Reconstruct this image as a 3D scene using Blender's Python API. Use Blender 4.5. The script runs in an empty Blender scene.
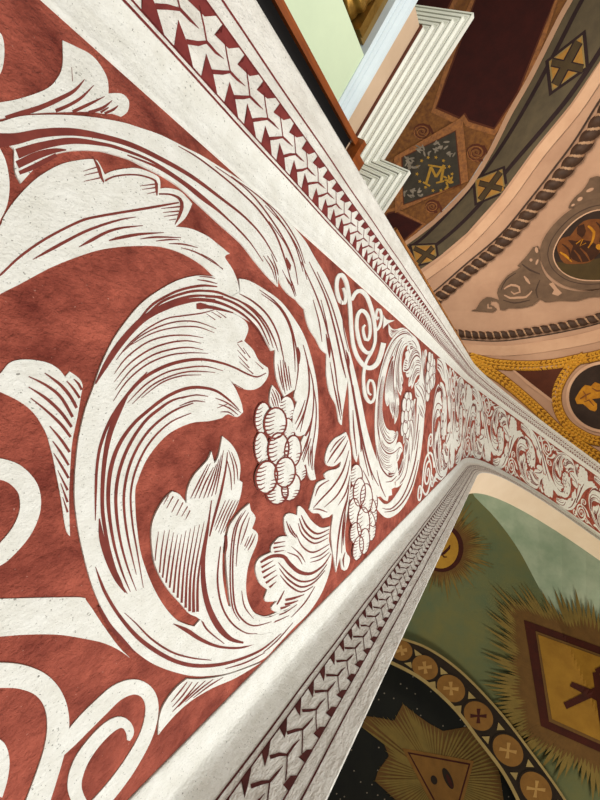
import bpy, bmesh, math, random
from mathutils import Vector, Matrix
from mathutils.geometry import delaunay_2d_cdt

# ------------------------------------------------------------------ camera
F = 330.0                                     # focal length in pixels of the 600x800 frame
def unit3(v):
    l = math.sqrt(sum(c*c for c in v)); return tuple(c/l for c in v)
def dot3(a, b): return sum(x*y for x, y in zip(a, b))
ZV = unit3((505.08-300, 415.83-400, F))       # zenith direction in camera axes (right, down, forward)
n0 = (math.cos(.0304), math.sin(.0304), 0.0)
k0 = dot3(n0, ZV)
NV = unit3(tuple(n-k0*z for n, z in zip(n0, ZV)))
WV = (ZV[1]*NV[2]-ZV[2]*NV[1], ZV[2]*NV[0]-ZV[0]*NV[2], ZV[0]*NV[1]-ZV[1]*NV[0])
S = 0.45                                      # metres from the lens to the pier face
CAM = Vector((S, 0.0, 1.6))
sc = bpy.context.scene
COL = sc.collection
cd = bpy.data.cameras.new('camera'); cam = bpy.data.objects.new('camera', cd); COL.objects.link(cam)
right = Vector((NV[0], WV[0], ZV[0])); down = Vector((NV[1], WV[1], ZV[1])); fwd = Vector((NV[2], WV[2], ZV[2]))
M = Matrix.Identity(4)
for i in range(3):
    M[i][0] = right[i]; M[i][1] = -down[i]; M[i][2] = -fwd[i]; M[i][3] = CAM[i]
cam.matrix_world = M
cd.sensor_fit = 'VERTICAL'; cd.sensor_height = 36.0; cd.lens = F/800*36.0
cd.clip_start = .02; cd.clip_end = 200
sc.camera = cam

# ------------------------------------------------------------------ world, lights, exposure
wd = bpy.data.worlds.new('world'); sc.world = wd; wd.use_nodes = True
bg = wd.node_tree.nodes['Background']; bg.inputs[0].default_value = (1.0, .91, .81, 1); bg.inputs[1].default_value = .33
def area(name, loc, aim, size, power, colr):
    l = bpy.data.lights.new(name, 'AREA'); l.shape = 'RECTANGLE'; l.size = size[0]; l.size_y = size[1]
    l.energy = power; l.color = colr
    o = bpy.data.objects.new(name, l); COL.objects.link(o); o.location = loc
    o.rotation_euler = (Vector(aim)-Vector(loc)).to_track_quat('-Z', 'Y').to_euler()
    return o
win = area('nave_window_light', (4.3, 2.45, 2.2), (0, 0, 1.9), (1.8, 3.0), 163, (.985, .99, .965)); win.data.spread = math.radians(138)
area('nave_ceiling_fill', (-.4, -3.4, 5.4), (2.4, -1.4, 10.), (2.0, 2.0), 230, (1.0, .85, .70))  # added upward fill for the nave ceiling, not a known fitting
area('chapel_vault_fill', (2.4, 4.6, 4.2), (1.5, 2.0, 9.0), (1.2, 1.2), 185, (1.0, .91, .75))  # unseen fill added to brighten the chapel webs
area('altar_front_fill', CAM+Vector((1.15, -2.6, 1.4)), CAM+Vector((-1.0, -3.1, 2.6)), (.8, .8), 36, (1.0, .98, .95))  # extra light put in for the altarpiece front alone
sc.view_settings.view_transform = 'Standard'
sc.view_settings.look = 'None'
sc.view_settings.gamma = 1.0
sc.view_settings.use_curve_mapping = False
sc.view_settings.exposure = 0.0

# ------------------------------------------------------------------ materials
def srgb(r, g, b):
    def f(c):
        c /= 255.0
        return c/12.92 if c <= .04045 else ((c+.055)/1.055)**2.4
    return (f(r), f(g), f(b), 1)
def mat(name, c1, c2=None, scale=8., rough=.85, bump=.0, bscale=120., speck=None, metal=0., streak=None, dist=.002, specs=.3):
    m = bpy.data.materials.new(name); m.use_nodes = True
    nt = m.node_tree; N = nt.nodes; L = nt.links
    p = N['Principled BSDF']; p.inputs['Roughness'].default_value = rough; p.inputs['Metallic'].default_value = metal
    p.inputs['Specular IOR Level'].default_value = specs
    tc = N.new('ShaderNodeTexCoord')
    base = None
    if c2 is None:
        p.inputs['Base Color'].default_value = srgb(*c1)
    else:
        nz = N.new('ShaderNodeTexNoise'); nz.inputs['Scale'].default_value = scale; nz.inputs['Detail'].default_value = 6; nz.inputs['Roughness'].default_value = .65
        vec = tc.outputs['Object']
        if streak:
            mp = N.new('ShaderNodeMapping'); mp.inputs['Scale'].default_value = streak; L.new(vec, mp.inputs[0]); vec = mp.outputs[0]
        L.new(vec, nz.inputs['Vector'])
        r = N.new('ShaderNodeValToRGB'); r.color_ramp.elements[0].color = srgb(*c1); r.color_ramp.elements[1].color = srgb(*c2)
        r.color_ramp.elements[0].position = .32; r.color_ramp.elements[1].position = .68
        L.new(nz.outputs[0], r.inputs[0]); base = r.outputs[0]
        if speck:
            n2 = N.new('ShaderNodeTexNoise'); n2.inputs['Scale'].default_value = speck[1]; n2.inputs['Detail'].default_value = 3
            L.new(tc.outputs['Object'], n2.inputs['Vector'])
            r2 = N.new('ShaderNodeValToRGB'); r2.color_ramp.elements[0].position = speck[2]; r2.color_ramp.elements[1].position = speck[2]+.06
            r2.color_ramp.elements[0].color = (0, 0, 0, 1); r2.color_ramp.elements[1].color = (1, 1, 1, 1)
            L.new(n2.outputs[0], r2.inputs[0])
            mx = N.new('ShaderNodeMix'); mx.data_type = 'RGBA'; L.new(r2.outputs[0], mx.inputs[0]); L.new(base, mx.inputs[6]); mx.inputs[7].default_value = srgb(*speck[0])
            base = mx.outputs[2]
        L.new(base, p.inputs['Base Color'])
    if bump:
        nb = N.new('ShaderNodeTexNoise'); nb.inputs['Scale'].default_value = bscale; nb.inputs['Detail'].default_value = 5; nb.inputs['Roughness'].default_value = .7
        vec = tc.outputs['Object']
        if streak:
            mp2 = N.new('ShaderNodeMapping'); mp2.inputs['Scale'].default_value = streak; L.new(vec, mp2.inputs[0]); vec = mp2.outputs[0]
        L.new(vec, nb.inputs['Vector'])
        b = N.new('ShaderNodeBump'); b.inputs['Strength'].default_value = bump; b.inputs['Distance'].default_value = dist
        L.new(nb.outputs[0], b.inputs['Height']); L.new(b.outputs[0], p.inputs['Normal'])
    return m
MT = dict(
    white=mat('lime_plaster', (222, 220, 210), (238, 237, 230), 26, .9, .8, 170, ((140, 138, 130), 300., .655), dist=.004),
    strip=mat('scratched_plaster', (208, 203, 193), (232, 229, 221), 30, .9, 1., 55, ((140, 134, 124), 260., .67), dist=.012, streak=(1., 1., .45)),
    red=mat('red_plaster', (116, 47, 36), (188, 97, 77), 15, .92, 1., 70, ((206, 150, 132), 260., .70), dist=.012),
    line=mat('cut_line_red', (104, 44, 38), (128, 58, 48), 40, .9),
    dlow=mat('braid_shaded_red', (70, 30, 27), (92, 40, 36), 40, .9, .5, 120),  # braid red with the lower border's shade put into its colour
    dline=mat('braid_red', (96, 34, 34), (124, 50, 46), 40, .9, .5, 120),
    cream=mat('cream_plaster', (226, 204, 178), (234, 214, 190), 2, .9, .3, 30),
    pink=mat('pink_plaster', (204, 166, 138), (186, 148, 122), 1.2, .9, .25, 25),
    pinklight=mat('pale_pink_plaster', (222, 184, 152), (206, 164, 134), 2, .9, .2, 20),
    ropedark=mat('rope_dark_paint', (60, 42, 32), (84, 62, 48), 10, .6),
    ropelight=mat('rope_light_paint', (196, 160, 126), (170, 134, 104), 10, .6),
    greyband=mat('olive_grey_paint', (112, 102, 80), (94, 86, 70), 3, .9, .2, 25),
    purple=mat('dark_violet_paint', (50, 38, 40), (62, 48, 48), 6, .9),
    xgold=mat('ochre_paint', (196, 150, 76), (176, 128, 60), 8, .8),
    xbar=mat('olive_bar_paint', (92, 78, 54), (78, 66, 48), 6, .8),
    darkred=mat('dark_red_paint', (62, 20, 16), (48, 15, 13), 4, .85, .15, 40),
    brownred=mat('red_brown_paint', (96, 50, 32), (80, 42, 28), 4, .85),
    golden=mat('old_gold_paint', (140, 92, 40), (100, 60, 28), 12, .7, .2, 40),
    goldframe=mat('gilded_wood_frame', (168, 108, 48), (112, 66, 28), 14, .55, .3, 50),
    mono=mat('slate_paint', (52, 48, 42), (70, 66, 56), 4, .85),
    silver=mat('silver_leaf_paint', (150, 142, 128), (116, 108, 96), 10, .8),
    mgold=mat('monogram_gold', (178, 140, 48), (150, 114, 36), 12, .7),
    laurel=mat('laurel_gold_paint', (236, 184, 70), (206, 150, 48), 20, .6),
    laurelback=mat('laurel_ground_paint', (150, 98, 30), (128, 80, 26), 8, .8),
    medal=mat('medallion_dark_paint', (46, 34, 28), (60, 46, 38), 3, .85),
    robe=mat('brown_robe_paint', (132, 80, 38), (96, 54, 26), 6, .85),
    robedark=mat('dark_robe_paint', (70, 40, 22), (54, 30, 18), 6, .85),
    medfloor=mat('olive_ground_paint', (84, 68, 38), (70, 56, 32), 3, .85),
    stucco=mat('grey_brown_stucco', (122, 98, 78), (100, 80, 64), 5, .85, .2, 40),
    figgold=mat('golden_drapery_paint', (206, 144, 34), (160, 100, 20), 7, .8),
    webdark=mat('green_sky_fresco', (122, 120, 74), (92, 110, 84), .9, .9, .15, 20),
    weblit=mat('lit_green_fresco', (206, 220, 194), (160, 184, 156), 1.1, .9, .15, 20),  # green fresco made paler, the web's lit brightness put into the colour
    sun=mat('sunburst_gold', (138, 116, 58), (122, 104, 54), 6, .8),
    sunbrown=mat('sunburst_brown', (116, 84, 42), (100, 72, 36), 6, .8),
    disc=mat('gold_disc_paint', (190, 146, 50), (168, 124, 40), 3, .75),
    maroon=mat('maroon_paint', (72, 26, 14), (56, 20, 12), 6, .8),
    ringdark=mat('black_brown_paint', (34, 26, 20), (44, 34, 24), 5, .85),
    ringgold=mat('ring_ochre_paint', (140, 100, 46), (120, 84, 38), 5, .8),
    ringpale=mat('ring_pale_line', (168, 148, 96), (148, 128, 82), 5, .8),
    crossochre=mat('cross_ochre_paint', (182, 144, 84), (164, 126, 70), 5, .8),
    squaregold=mat('square_gold_paint', (164, 122, 40), (142, 102, 30), 3, .75),
    night=mat('night_sky_fresco', (34, 36, 32), (26, 28, 28), 2, .9, .1, 20),
    green=mat('pale_green_enamel', (206, 220, 188), (198, 212, 182), 2, .5),
    bluewhite=mat('blue_white_enamel', (214, 226, 230), (204, 216, 222), 2, .45),
    enamel=mat('white_enamel', (236, 236, 226), (226, 226, 216), 3, .45),
    tan=mat('tan_frieze_paint', (206, 178, 150), (192, 164, 136), 2, .6),
    wood=mat('orange_brown_wood', (150, 78, 30), (108, 52, 20), 6, .45, .2, 40, streak=(4, 4, .5)),
    woodshade=mat('shadowed_wood', (9, 6, 6), (14, 9, 8), 5, .8),  # near-black colour carries the shadow on the side of the board
    brass=mat('gilded_metal', (170, 130, 60), (120, 88, 36), 6, .35, metal=.7),
    pilaster=mat('gold_brown_pilaster', (128, 104, 56), (104, 82, 44), 3, .5),
    floor=mat('stone_floor', (150, 138, 122), (128, 116, 102), 2, .6, .1, 20),
)

# ------------------------------------------------------------------ object helpers
def tag(o, label=None, cat=None, group=None, kind=None):
    if label: o['label'] = label
    if cat: o['category'] = cat
    if group: o['group'] = group
    if kind: o['kind'] = kind
    return o
def thing(name, loc, label, cat, group=None):
    o = bpy.data.objects.new(name, None); COL.objects.link(o); o.location = loc; o.empty_display_size = .1
    return tag(o, label, cat, group)
class MB:
    def __init__(s): s.v = []; s.f = []; s.m = []; s.sm = []
    def add(s, vs, fs, mi=0, smooth=False):
        b = len(s.v); s.v += [tuple(v) for v in vs]
        for f in fs: s.f.append(tuple(b+i for i in f)); s.m.append(mi); s.sm.append(smooth)
    def build(s, name, mats, parent=None):
        me = bpy.data.meshes.new(name)
        off = Vector((0, 0, 0)); p = parent
        while p is not None: off += p.location; p = p.parent
        if parent is None: off = Vector((0, 0, 0))
        me.from_pydata([tuple(Vector(v)-off) for v in s.v], [], s.f)
        for m in mats: me.materials.append(MT[m])
        me.polygons.foreach_set('material_index', s.m); me.polygons.foreach_set('use_smooth', s.sm)
        me.update()
        o = bpy.data.objects.new(name, me); COL.objects.link(o)
        if parent: o.parent = parent
        return o
def box(mb, P, ax, sz, mi=0):
    # P centre, ax three unit axes, sz full sizes
    vs = []
    for k in (-1, 1):
        for j in (-1, 1):
            for i in (-1, 1):
                vs.append(P + ax[0]*(i*sz[0]/2) + ax[1]*(j*sz[1]/2) + ax[2]*(k*sz[2]/2))
    mb.add(vs, [(0, 2, 3, 1), (4, 5, 7, 6), (0, 1, 5, 4), (2, 6, 7, 3), (0, 4, 6, 2), (1, 3, 7, 5)], mi)

# ---- splines (pixels of the traced drawing)
def P(txt):
    """'x,y x,y* ...' -> points; * marks a sharp corner"""
    out = []
    for t in txt.split():
        c = t.endswith('*'); t = t.rstrip('*')
        q = [float(a) for a in t.split(',')]
        out.append((q, c))
    return out
def cr(p0, p1, p2, p3, t):
    return [.5*((2*b)+(-a+c)*t+(2*a-5*b+4*c-d)*t*t+(-a+3*b-3*c+d)*t**3) for a, b, c, d in zip(p0, p1, p2, p3)]
def spline(pts, closed, step=2.2):
    n = len(pts); out = []
    rng = n if closed else n-1
    for i in range(rng):
        p1, c1 = pts[i]; p2, c2 = pts[(i+1) % n]
        if closed: p0 = pts[(i-1) % n][0]; p3 = pts[(i+2) % n][0]
        else: p0 = pts[max(i-1, 0)][0]; p3 = pts[min(i+2, n-1)][0]
        if c1: p0 = p1
        if c2: p3 = p2
        k = max(1, min(14, int(math.hypot(p2[0]-p1[0], p2[1]-p1[1])/step)))
        for j in range(k): out.append(cr(p0, p1, p2, p3, j/k))
    if not closed: out.append(list(pts[-1][0]))
    return out
def outline(txt, step=2.2): return spline(P(txt), True, step)
WK = [1.0]
def stroke(txt, step=3., wk=1.):
    pts = [q for q, c in P(txt)]
    n = len(pts)
    known = {i: q[2] for i, q in enumerate(pts) if len(q) > 2}
    if not known: known = {0: .45, n//2: 1.1, n-1: .45} if n > 2 else {0: 1.1, 1: .4}
    ks = sorted(known)
    if ks[0] != 0: known[0] = known[ks[0]]*.6
    if ks[-1] != n-1: known[n-1] = min(.6, known[ks[-1]])
    ks = sorted(known)
    full = []
    for i, q in enumerate(pts):
        if i in known: w = known[i]
        else:
            a = max(k for k in ks if k < i); b = min(k for k in ks if k > i)
            w = known[a]+(known[b]-known[a])*(i-a)/(b-a)
        full.append(([q[0], q[1], w], False))
    s = spline(full, False, step); wk *= WK[0]
    L, R = [], []
    for i, q in enumerate(s):
        a = s[max(i-1, 0)]; b = s[min(i+1, len(s)-1)]
        dx, dy = b[0]-a[0], b[1]-a[1]; l = math.hypot(dx, dy) or 1
        nx, ny = -dy/l, dx/l; w = max(q[2], .15)*.5*wk
        L.append((q[0]+nx*w, q[1]+ny*w)); R.append((q[0]-nx*w, q[1]-ny*w))
    return L, R
def fill(mb, loop, fmap, top, bot, mi=0, grid=0., side=True):
    """solid relief: a 2-D outline mapped on a surface by fmap(u,v,height)"""
    vs = [Vector(q[:2]) for q in loop]; n = len(vs)
    es = [(i, (i+1) % n) for i in range(n)]
    if grid:
        x0 = min(v.x for v in vs); x1 = max(v.x for v in vs); y0 = min(v.y for v in vs); y1 = max(v.y for v in vs)
        nx = int((x1-x0)/grid); ny = int((y1-y0)/grid)
        for i in range(1, nx+1):
            for j in range(1, ny+1):
                vs.append(Vector((x0+i*grid*.999, y0+j*grid*.997)))
    try:
        ov, oe, of, *_ = delaunay_2d_cdt(vs, es, [], 1, 1e-6)
    except Exception:
        return
    if not of: return
    used = sorted({i for f in of for i in f}); idx = {a: b for b, a in enumerate(used)}
    T = [fmap(ov[i].x, ov[i].y, top) for i in used]
    # orientation: top faces towards growing height
    f0 = of[len(of)//2]; a, b, c = (T[idx[i]] for i in f0[:3])
    up = fmap(ov[f0[0]].x, ov[f0[0]].y, top+.01)-a
    flip = (b-a).cross(c-a).dot(up) < 0
    fs = [tuple(idx[i] for i in (reversed(f) if flip else f)) for f in of]
    mb.add(T, fs, mi)
    if side:
        cnt = {}
        for f in fs:
            for i in range(len(f)):
                e = (f[i], f[(i+1) % len(f)]); cnt[e] = 1
        bd = [e for e in cnt if (e[1], e[0]) not in cnt]
        B = [fmap(ov[i].x, ov[i].y, bot) for i in used]
        vv = []; ff = []
        for (i, j) in bd:
            k = len(vv); vv += [T[i], T[j], B[j], B[i]]; ff.append((k+1, k, k+3, k+2))
        mb.add(vv, ff, mi)
def ribbon(mb, L, R, fmap, h, mi):
    vs = [fmap(q[0], q[1], h) for q in L]+[fmap(q[0], q[1], h) for q in R]; n = len(L)
    fs = [(i, i+1, n+i+1, n+i) for i in range(n-1)]
    a, b, c = vs[0], vs[1], vs[n]
    m = n//2
    m = min(m, n-2)
    nrm = (vs[m+1]-vs[m]).cross(vs[n+m]-vs[m]); up = fmap(L[m][0], L[m][1], h+.01)-vs[m]
    if nrm.dot(up) < 0: fs = [tuple(reversed(f)) for f in fs]
    mb.add(vs, fs, mi)

def band(mb, L, R, fmap, top, bot, mi):
    n = len(L)
    a = [fmap(*q, top) for q in L]; b = [fmap(*q, top) for q in R]; c = [fmap(*q, bot) for q in L]; d = [fmap(*q, bot) for q in R]
    vs = a+b+c+d; fs = []
    m = n//2
    up = fmap(*L[m], top+.01)-a[m]
    fl = (a[m+1]-a[m]).cross(b[m]-a[m]).dot(up) < 0
    for i in range(n-1):
        for f in ((i, i+1, n+i+1, n+i), (i+1, i, 2*n+i, 2*n+i+1), (n+i, n+i+1, 3*n+i+1, 3*n+i)):
            fs.append(tuple(reversed(f)) if fl else f)
    for i in (0, n-1):
        f = (i, n+i, 3*n+i, 2*n+i); fs.append(f if (i == 0) != fl else tuple(reversed(f)))
    mb.add(vs, fs, mi)
# ------------------------------------------------------------------ rays
def ray(px, py):
    d = right*(px-300)+down*(py-400)+fwd*F
    return d.normalized()

# ------------------------------------------------------------------ THE PIER AND ITS ARCH (units of S)
KAP, HS, RA = .7948, 10.0988, 9.7662          # skew of the arch, springing height above the lens, radius
W1, W2 = -1.0055, 1.2487                      # edges of the red panel
def sweep_pt(s, w, x, off=0.):
    """s along the pier and arch, w across, x proud of the panel (units); off in metres along the face normal"""
    x += off/S
    if s <= HS: px_, pz, nx, nz = 0., s, 1., 0.
    else:
        f = (s-HS)/RA
        px_, pz, nx, nz = RA*(1-math.cos(f)), HS+RA*math.sin(f), math.cos(f), -math.sin(f)
    return Vector((S*(px_+x*nx), S*(w+KAP*px_), 1.6+S*(pz+x*nz)))
def to_panel(px, py):
    q = (px-300, py-400, F); a, b, c = dot3(q, NV), dot3(q, WV), dot3(q, ZV)
    if a < 0:
        t = -1/a
        if t*c <= HS: return (t*c, t*b)
    A = a*a+c*c; B = 2*(a*(1-RA)-c*HS); C = (1-RA)**2+HS*HS-RA*RA
    t = (-B+math.sqrt(max(B*B-4*A*C, 0)))/(2*A)
    x = t*a+1; z = t*c
    return (HS+RA*math.atan2(z-HS, RA-x), t*b-KAP*x)
def pmap(s, w, h): return sweep_pt(s, w, 0., h)

S_LO, S_HI = -3.555, HS+RA*1.28
def srange():
    out = [S_LO+(HS-S_LO)*i/24 for i in range(24)]
    return out+[HS+(S_HI-HS)*i/70 for i in range(71)]
def sweep(mb, prof, mi=0, smooth=True):
    ss = srange(); n = len(prof); vs = []
    for s in ss:
        for (w, x) in prof: vs.append(sweep_pt(s, w, x))
    fs = [(i*n+j, i*n+j+1, (i+1)*n+j+1, (i+1)*n+j) for i in range(len(ss)-1) for j in range(n-1)]
    mb.add(vs, fs, mi, smooth)

arch = thing('painted_arch', (0, 0, 0), 'tall white and red pier with carved acanthus scrolls, curving over into an arch', 'arch')
AU, AL = math.radians(30), math.radians(55)
def ustrip(u): return (-1.09-u*math.cos(AU), u*math.sin(AU))
def lstrip(u): return (1.38+u*math.cos(AL), u*math.sin(AL))

mb = MB(); sweep(mb, [(W1-.02, -.006), (W1, 0), (-.4, 0), (.2, 0), (.8, 0), (W2, 0), (W2+.02, -.006)]); mb.build('red_ground', ['red'], arch)
# white bands beside the panel; the braided borders splay forward from them
mb = MB(); sweep(mb, [(W1+.0, -.02), (W1, .006), (-1.025, .009), (-1.045, .002), (-1.07, .010), (-1.09, .012), ustrip(.02), ustrip(.09)])
tag(mb.build('edge_band', ['white'], arch))
mb = MB(); sweep(mb, [lstrip(.126), lstrip(.06), lstrip(.02), (1.372, .012), (1.35, .008), (1.30, .008), (W2+.01, .008), (W2, .005), (W2, -.02)])
mb.build('edge_band', ['white'], arch)
us = MB(); sweep(us, [ustrip(.09), ustrip(.2), ustrip(.3), ustrip(.40), ustrip(.436), (ustrip(.446)[0]-.004, ustrip(.446)[1]-.006), (-1.484, .19), (-1.46, -.2), (-1.40, -1.0)], 0, False)
ls = MB(); sweep(ls, [(1.72, -1.0), (1.9, -.5), (2.35, 0)], 2, False); sweep(ls, [(2.35, 0), (2.0, .19), (1.66, .372)], 2, False)
sweep(ls, [(1.66, .372), (lstrip(.463)[0]+.004, lstrip(.463)[1]-.004), lstrip(.455), lstrip(.4), lstrip(.3), lstrip(.2), lstrip(.126)], 0, False)

mb = MB(); N8 = 8; rows = []
for i in range(41):
    s_ = 2.7+i*.17
    rows += [sweep_pt(s_, -1.532+.014*math.cos(t*math.tau/N8), .205+.014*math.sin(t*math.tau/N8)) for t in range(N8)]
mb.add(rows, [(i*N8+j, i*N8+(j+1) % N8, (i+1)*N8+(j+1) % N8, (i+1)*N8+j) for i in range(40) for j in range(N8)]+[tuple(range(N8)), tuple(40*N8+j for j in reversed(range(N8)))], 0, True)
mb.build('gilt_edge', ['goldframe'], arch)
def umap(s, u, h): w, x = ustrip(u); return sweep_pt(s, w-h/S*math.sin(AU)*-1, x+h/S*math.cos(AU))
def lmap(s, u, h): w, x = lstrip(u); return sweep_pt(s, w-h/S*math.sin(AL), x+h/S*math.cos(AL))
def braid(mb, fmap, ua, t0, t1, ub, gA, gB, s0, s1, pitch, wl, seed, tk=1.):
    """cut lines and notches of the plaited border; ua/ub groove lines, t0..t1 the plait"""
    rnd = random.Random(seed)
    H = .0006
    def line(pts, ws):
        L, R = [], []
        for i, q in enumerate(pts):
            a = pts[max(i-1, 0)]; b = pts[min(i+1, len(pts)-1)]
            dx, dy = b[0]-a[0], b[1]-a[1]; l = math.hypot(dx, dy) or 1
            w = ws[i]*.5
            L.append((q[0]-dy/l*w, q[1]+dx/l*w)); R.append((q[0]+dy/l*w, q[1]-dx/l*w))
        ribbon(mb, L, R, fmap, H, 1)
    N = 220
    for g in (ua, ub):
        line([(s0+(s1-s0)*i/N, g+.0015*math.sin(i*.9+g*50)) for i in range(N+1)], [wl]*(N+1))
    line([(s0+(s1-s0)*i/N, t0) for i in range(N+1)], [wl*.8]*(N+1))
    line([(s0+(s1-s0)*i/N, t1) for i in range(N+1)], [wl*.8]*(N+1))
    m = (t0+t1)/2; D = (t1-t0)/.182; k = pitch/.115; s = s0
    while s < s1:
        j = lambda: rnd.uniform(-.006, .006)
        q = lambda ds, du: (s+ds*k+j()*.6, m+(du-.207)*D+j()*.4)
        tip = q(0, .212)
        line([q(-.066, .158), q(-.03, .186), tip], [wl*1.7, wl*1.6, wl*1.0])
        line([q(-.062, .268), q(-.03, .24), tip], [wl*.7, wl*.8, wl*.8])
        line([tip, q(.04, .216), q(.078, .222)], [wl*1.3, wl*1.2, wl*.2])
        _tri(mb, [(s-(.055+.041*tk)*k, t0), q(-.055-.045*tk, .116+.034*tk), q(-.055-.057*tk+j(), .116+.068*tk), q(-.063, .116+.044*tk), (s-(.055-.040*tk)*k, t0)], fmap, H)
        _tri(mb, [(s-(.042+.043*tk)*k, t1), q(-.042-.040*tk, .298-.02*tk), q(-.042-.056*tk+j(), .298-.048*tk), q(-.042+.007*tk, .298-.034*tk), (s-(.042-.044*tk)*k, t1)], fmap, H)
        s += pitch
def _tri(mb, pts, fmap, H):
    vs = [fmap(a, b, H) for a, b in pts]
    up = fmap(pts[0][0], pts[0][1], H+.01)-vs[0]
    c = Vector((0, 0, 0))
    for v in vs: c += v
    c /= len(vs)
    n = len(vs); ar = Vector((0, 0, 0))
    for i in range(n): ar += (vs[i]-c).cross(vs[(i+1) % n]-c)
    o = list(range(n))
    if ar.dot(up) < 0: o.reverse()
    # fan from the apex keeps the concave notch clean
    k = o.index(2)
    o = o[k:]+o[:k]
    mb.add(vs, [(o[0], o[i], o[i+1]) for i in range(1, n-1)], 1)
braid(us, umap, .0945, .112, .291, .336, 0, 0, -1.2, S_HI, .115, .0075, 1)
braid(ls, lmap, .131, .158, .320, .374, 0, 0, -1.2, S_HI, .13, .0075, 2, .72)
tag(us.build('braid_border', ['strip', 'dline'], arch), 'brightly lit upper braided border')
tag(ls.build('braid_border', ['strip', 'dlow', 'cream'], arch), 'shaded lower braided border')

# ---- the carved ornament.  Each entry: name, layer, outline, strokes
ORN_UNIT = []   # the repeating scroll
ORN_ONCE = []   # the neighbouring scroll at the left, seen only in part
def hatch(t):
    WK[0] = 1.28; r = stroke(t); WK[0] = 1.0; return r
def U(name, layer, out, strokes='', once=False):
    (ORN_ONCE if once else ORN_UNIT).append((name, layer, outline(out), [hatch(s) for s in strokes.strip().split('|') if s.strip()]))
def ribbonshape(name, layer, txt, once=False):
    L, R = stroke(txt, 2.)
    (ORN_ONCE if once else ORN_UNIT).append((name, layer, ('band', L, R), []))
# upper stem with its long hanging leaves
U('acanthus_stem', 0, '-8,125 0,123 23,117 60,116 90,118 120,123 140,129 160,136 186,149 200,156 218,167 234,177 258,194 278,211 290,224 304,241 314,258 326,278 332,292 337,306 342,322 347,344 352,363 358,388 361,402 366,427 372,448 377,461 382,471 388,477 393,476 397,467* 398,477 394,482 395,487 391,489 391.5,495 388,496* 387,501 384,500 380,496* 377,497 374,489* 372,494* 369,489 366,485* 364,484 361,480 359,462* 358,452* 356,462* 353,456 351.5,445* 349.5,432 348.5,410 348,394 347,380* 345.5,390 344,400 342,412 341,425* 338,421 335,405 329,393 325.5,375 325.5,354* 320,349 315,339* 309,330 305,319 303,309* 298,304 295,300* 287,294 280,285 277,276* 277,287* 266,276 254,262 240,244 220,226 207,214 195,203 180,189 160,176 140,166 128,160 112,155 100,152 80,151 62,153 50,157 36,167 20,184* 14,172 13,150* 0,138 -8,138',
 '-6,142,12 15,140,9 40,134.5,7 70,133,6 100,137.5,4.5 130,146,4 160,160,3.5 190,177,3 220,199,2.2 244,218,1.6 262,238,1.2 276,262,.6|16,155,8 40,147,6 70,142,5 100,145,3 120,150,2.5 150,162,2 180,181,2 200,196,1.8 225,218,1.3 250,244,.8|126,156,1 156,168,2 180,183,2 200,199,2 220,214,1.6 245,238,1 262,262,.6|16,166,6 35,157,6 52,152,4 65,151,1|18,174,3 30,169,4 42,163,4 55,156,3|177,147,.6 196,158,1.2 220,176,1.3 240,193,1.4 258,211,1.4 274,234,1.4 284,260,1.2 291,286,.6|214,167,.6 242,187,1 260,206,1.2 280,235,1.2 292,260,1 297,285,.6|230,177,.6 260,199,1 280,222,1 294,246,1 302,272,.6|262,200,.5 280,217,.9 296,242,.9 304,264,.5|264,206,.5 284,228,.9 298,252,.9 306,280,.5|268,222,.5 284,244,.8 292,262,.5|300,262,.6 316,298,1.2 326,330,1.2 333,362,1.2 337,392,.8|308,262,.6 324,296,1.2 334,330,1.4 341,362,1.4 345,378,.6|316,272,.6 330,304,1 340,338,1.2 348,372,1.2 355,404,1.2 362,440,1.2 370,470,1 378,486,.5|345,350,.6 351,385,1.4 356,415,1.4 361,445,1.2 368,476,.5|352,385,.6 357,416,1.2 363,446,1.2 372,480,.5|320,300,.5 326,326,.9 329,352,.5|312,300,.5 318,322,1 321,342,.5|266,256,.4 273,268,1.2 276,284,.4|270,254,.4 276,270,1.1 277,276,.4|262,256,.4 270,268,.9 274,280,.4|284,276,.4 290,286,1.2 294,297,.4|288,276,.4 292,286,1.1 295,296,.4|281,270,.4 288,284,.9|332,380,.4 336,400,1.3 340,420,.4|335,380,.4 338.5,400,1.3 341,416,.4|329,362,.4 332,380,1 335,398,.4|352,410,.4 353,430,1.2 356,456,.4|285,258,.6 288,266,3.2 289,271,.4|325,334,.6 328,348,2.6 328.6,358,.4|346,352,.4 347.4,360,2.2 348,370,.4|359,436,.4 360.5,444,1.8 360,452,.4|340,300,.4 343,330,.8 348,352,.4|362,470,.4 368,482,.9 371,490,.4|376,470,.4 380,486,.9 385,497,.4|385,482,.4 391,481,.8 396,476,.4')
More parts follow.
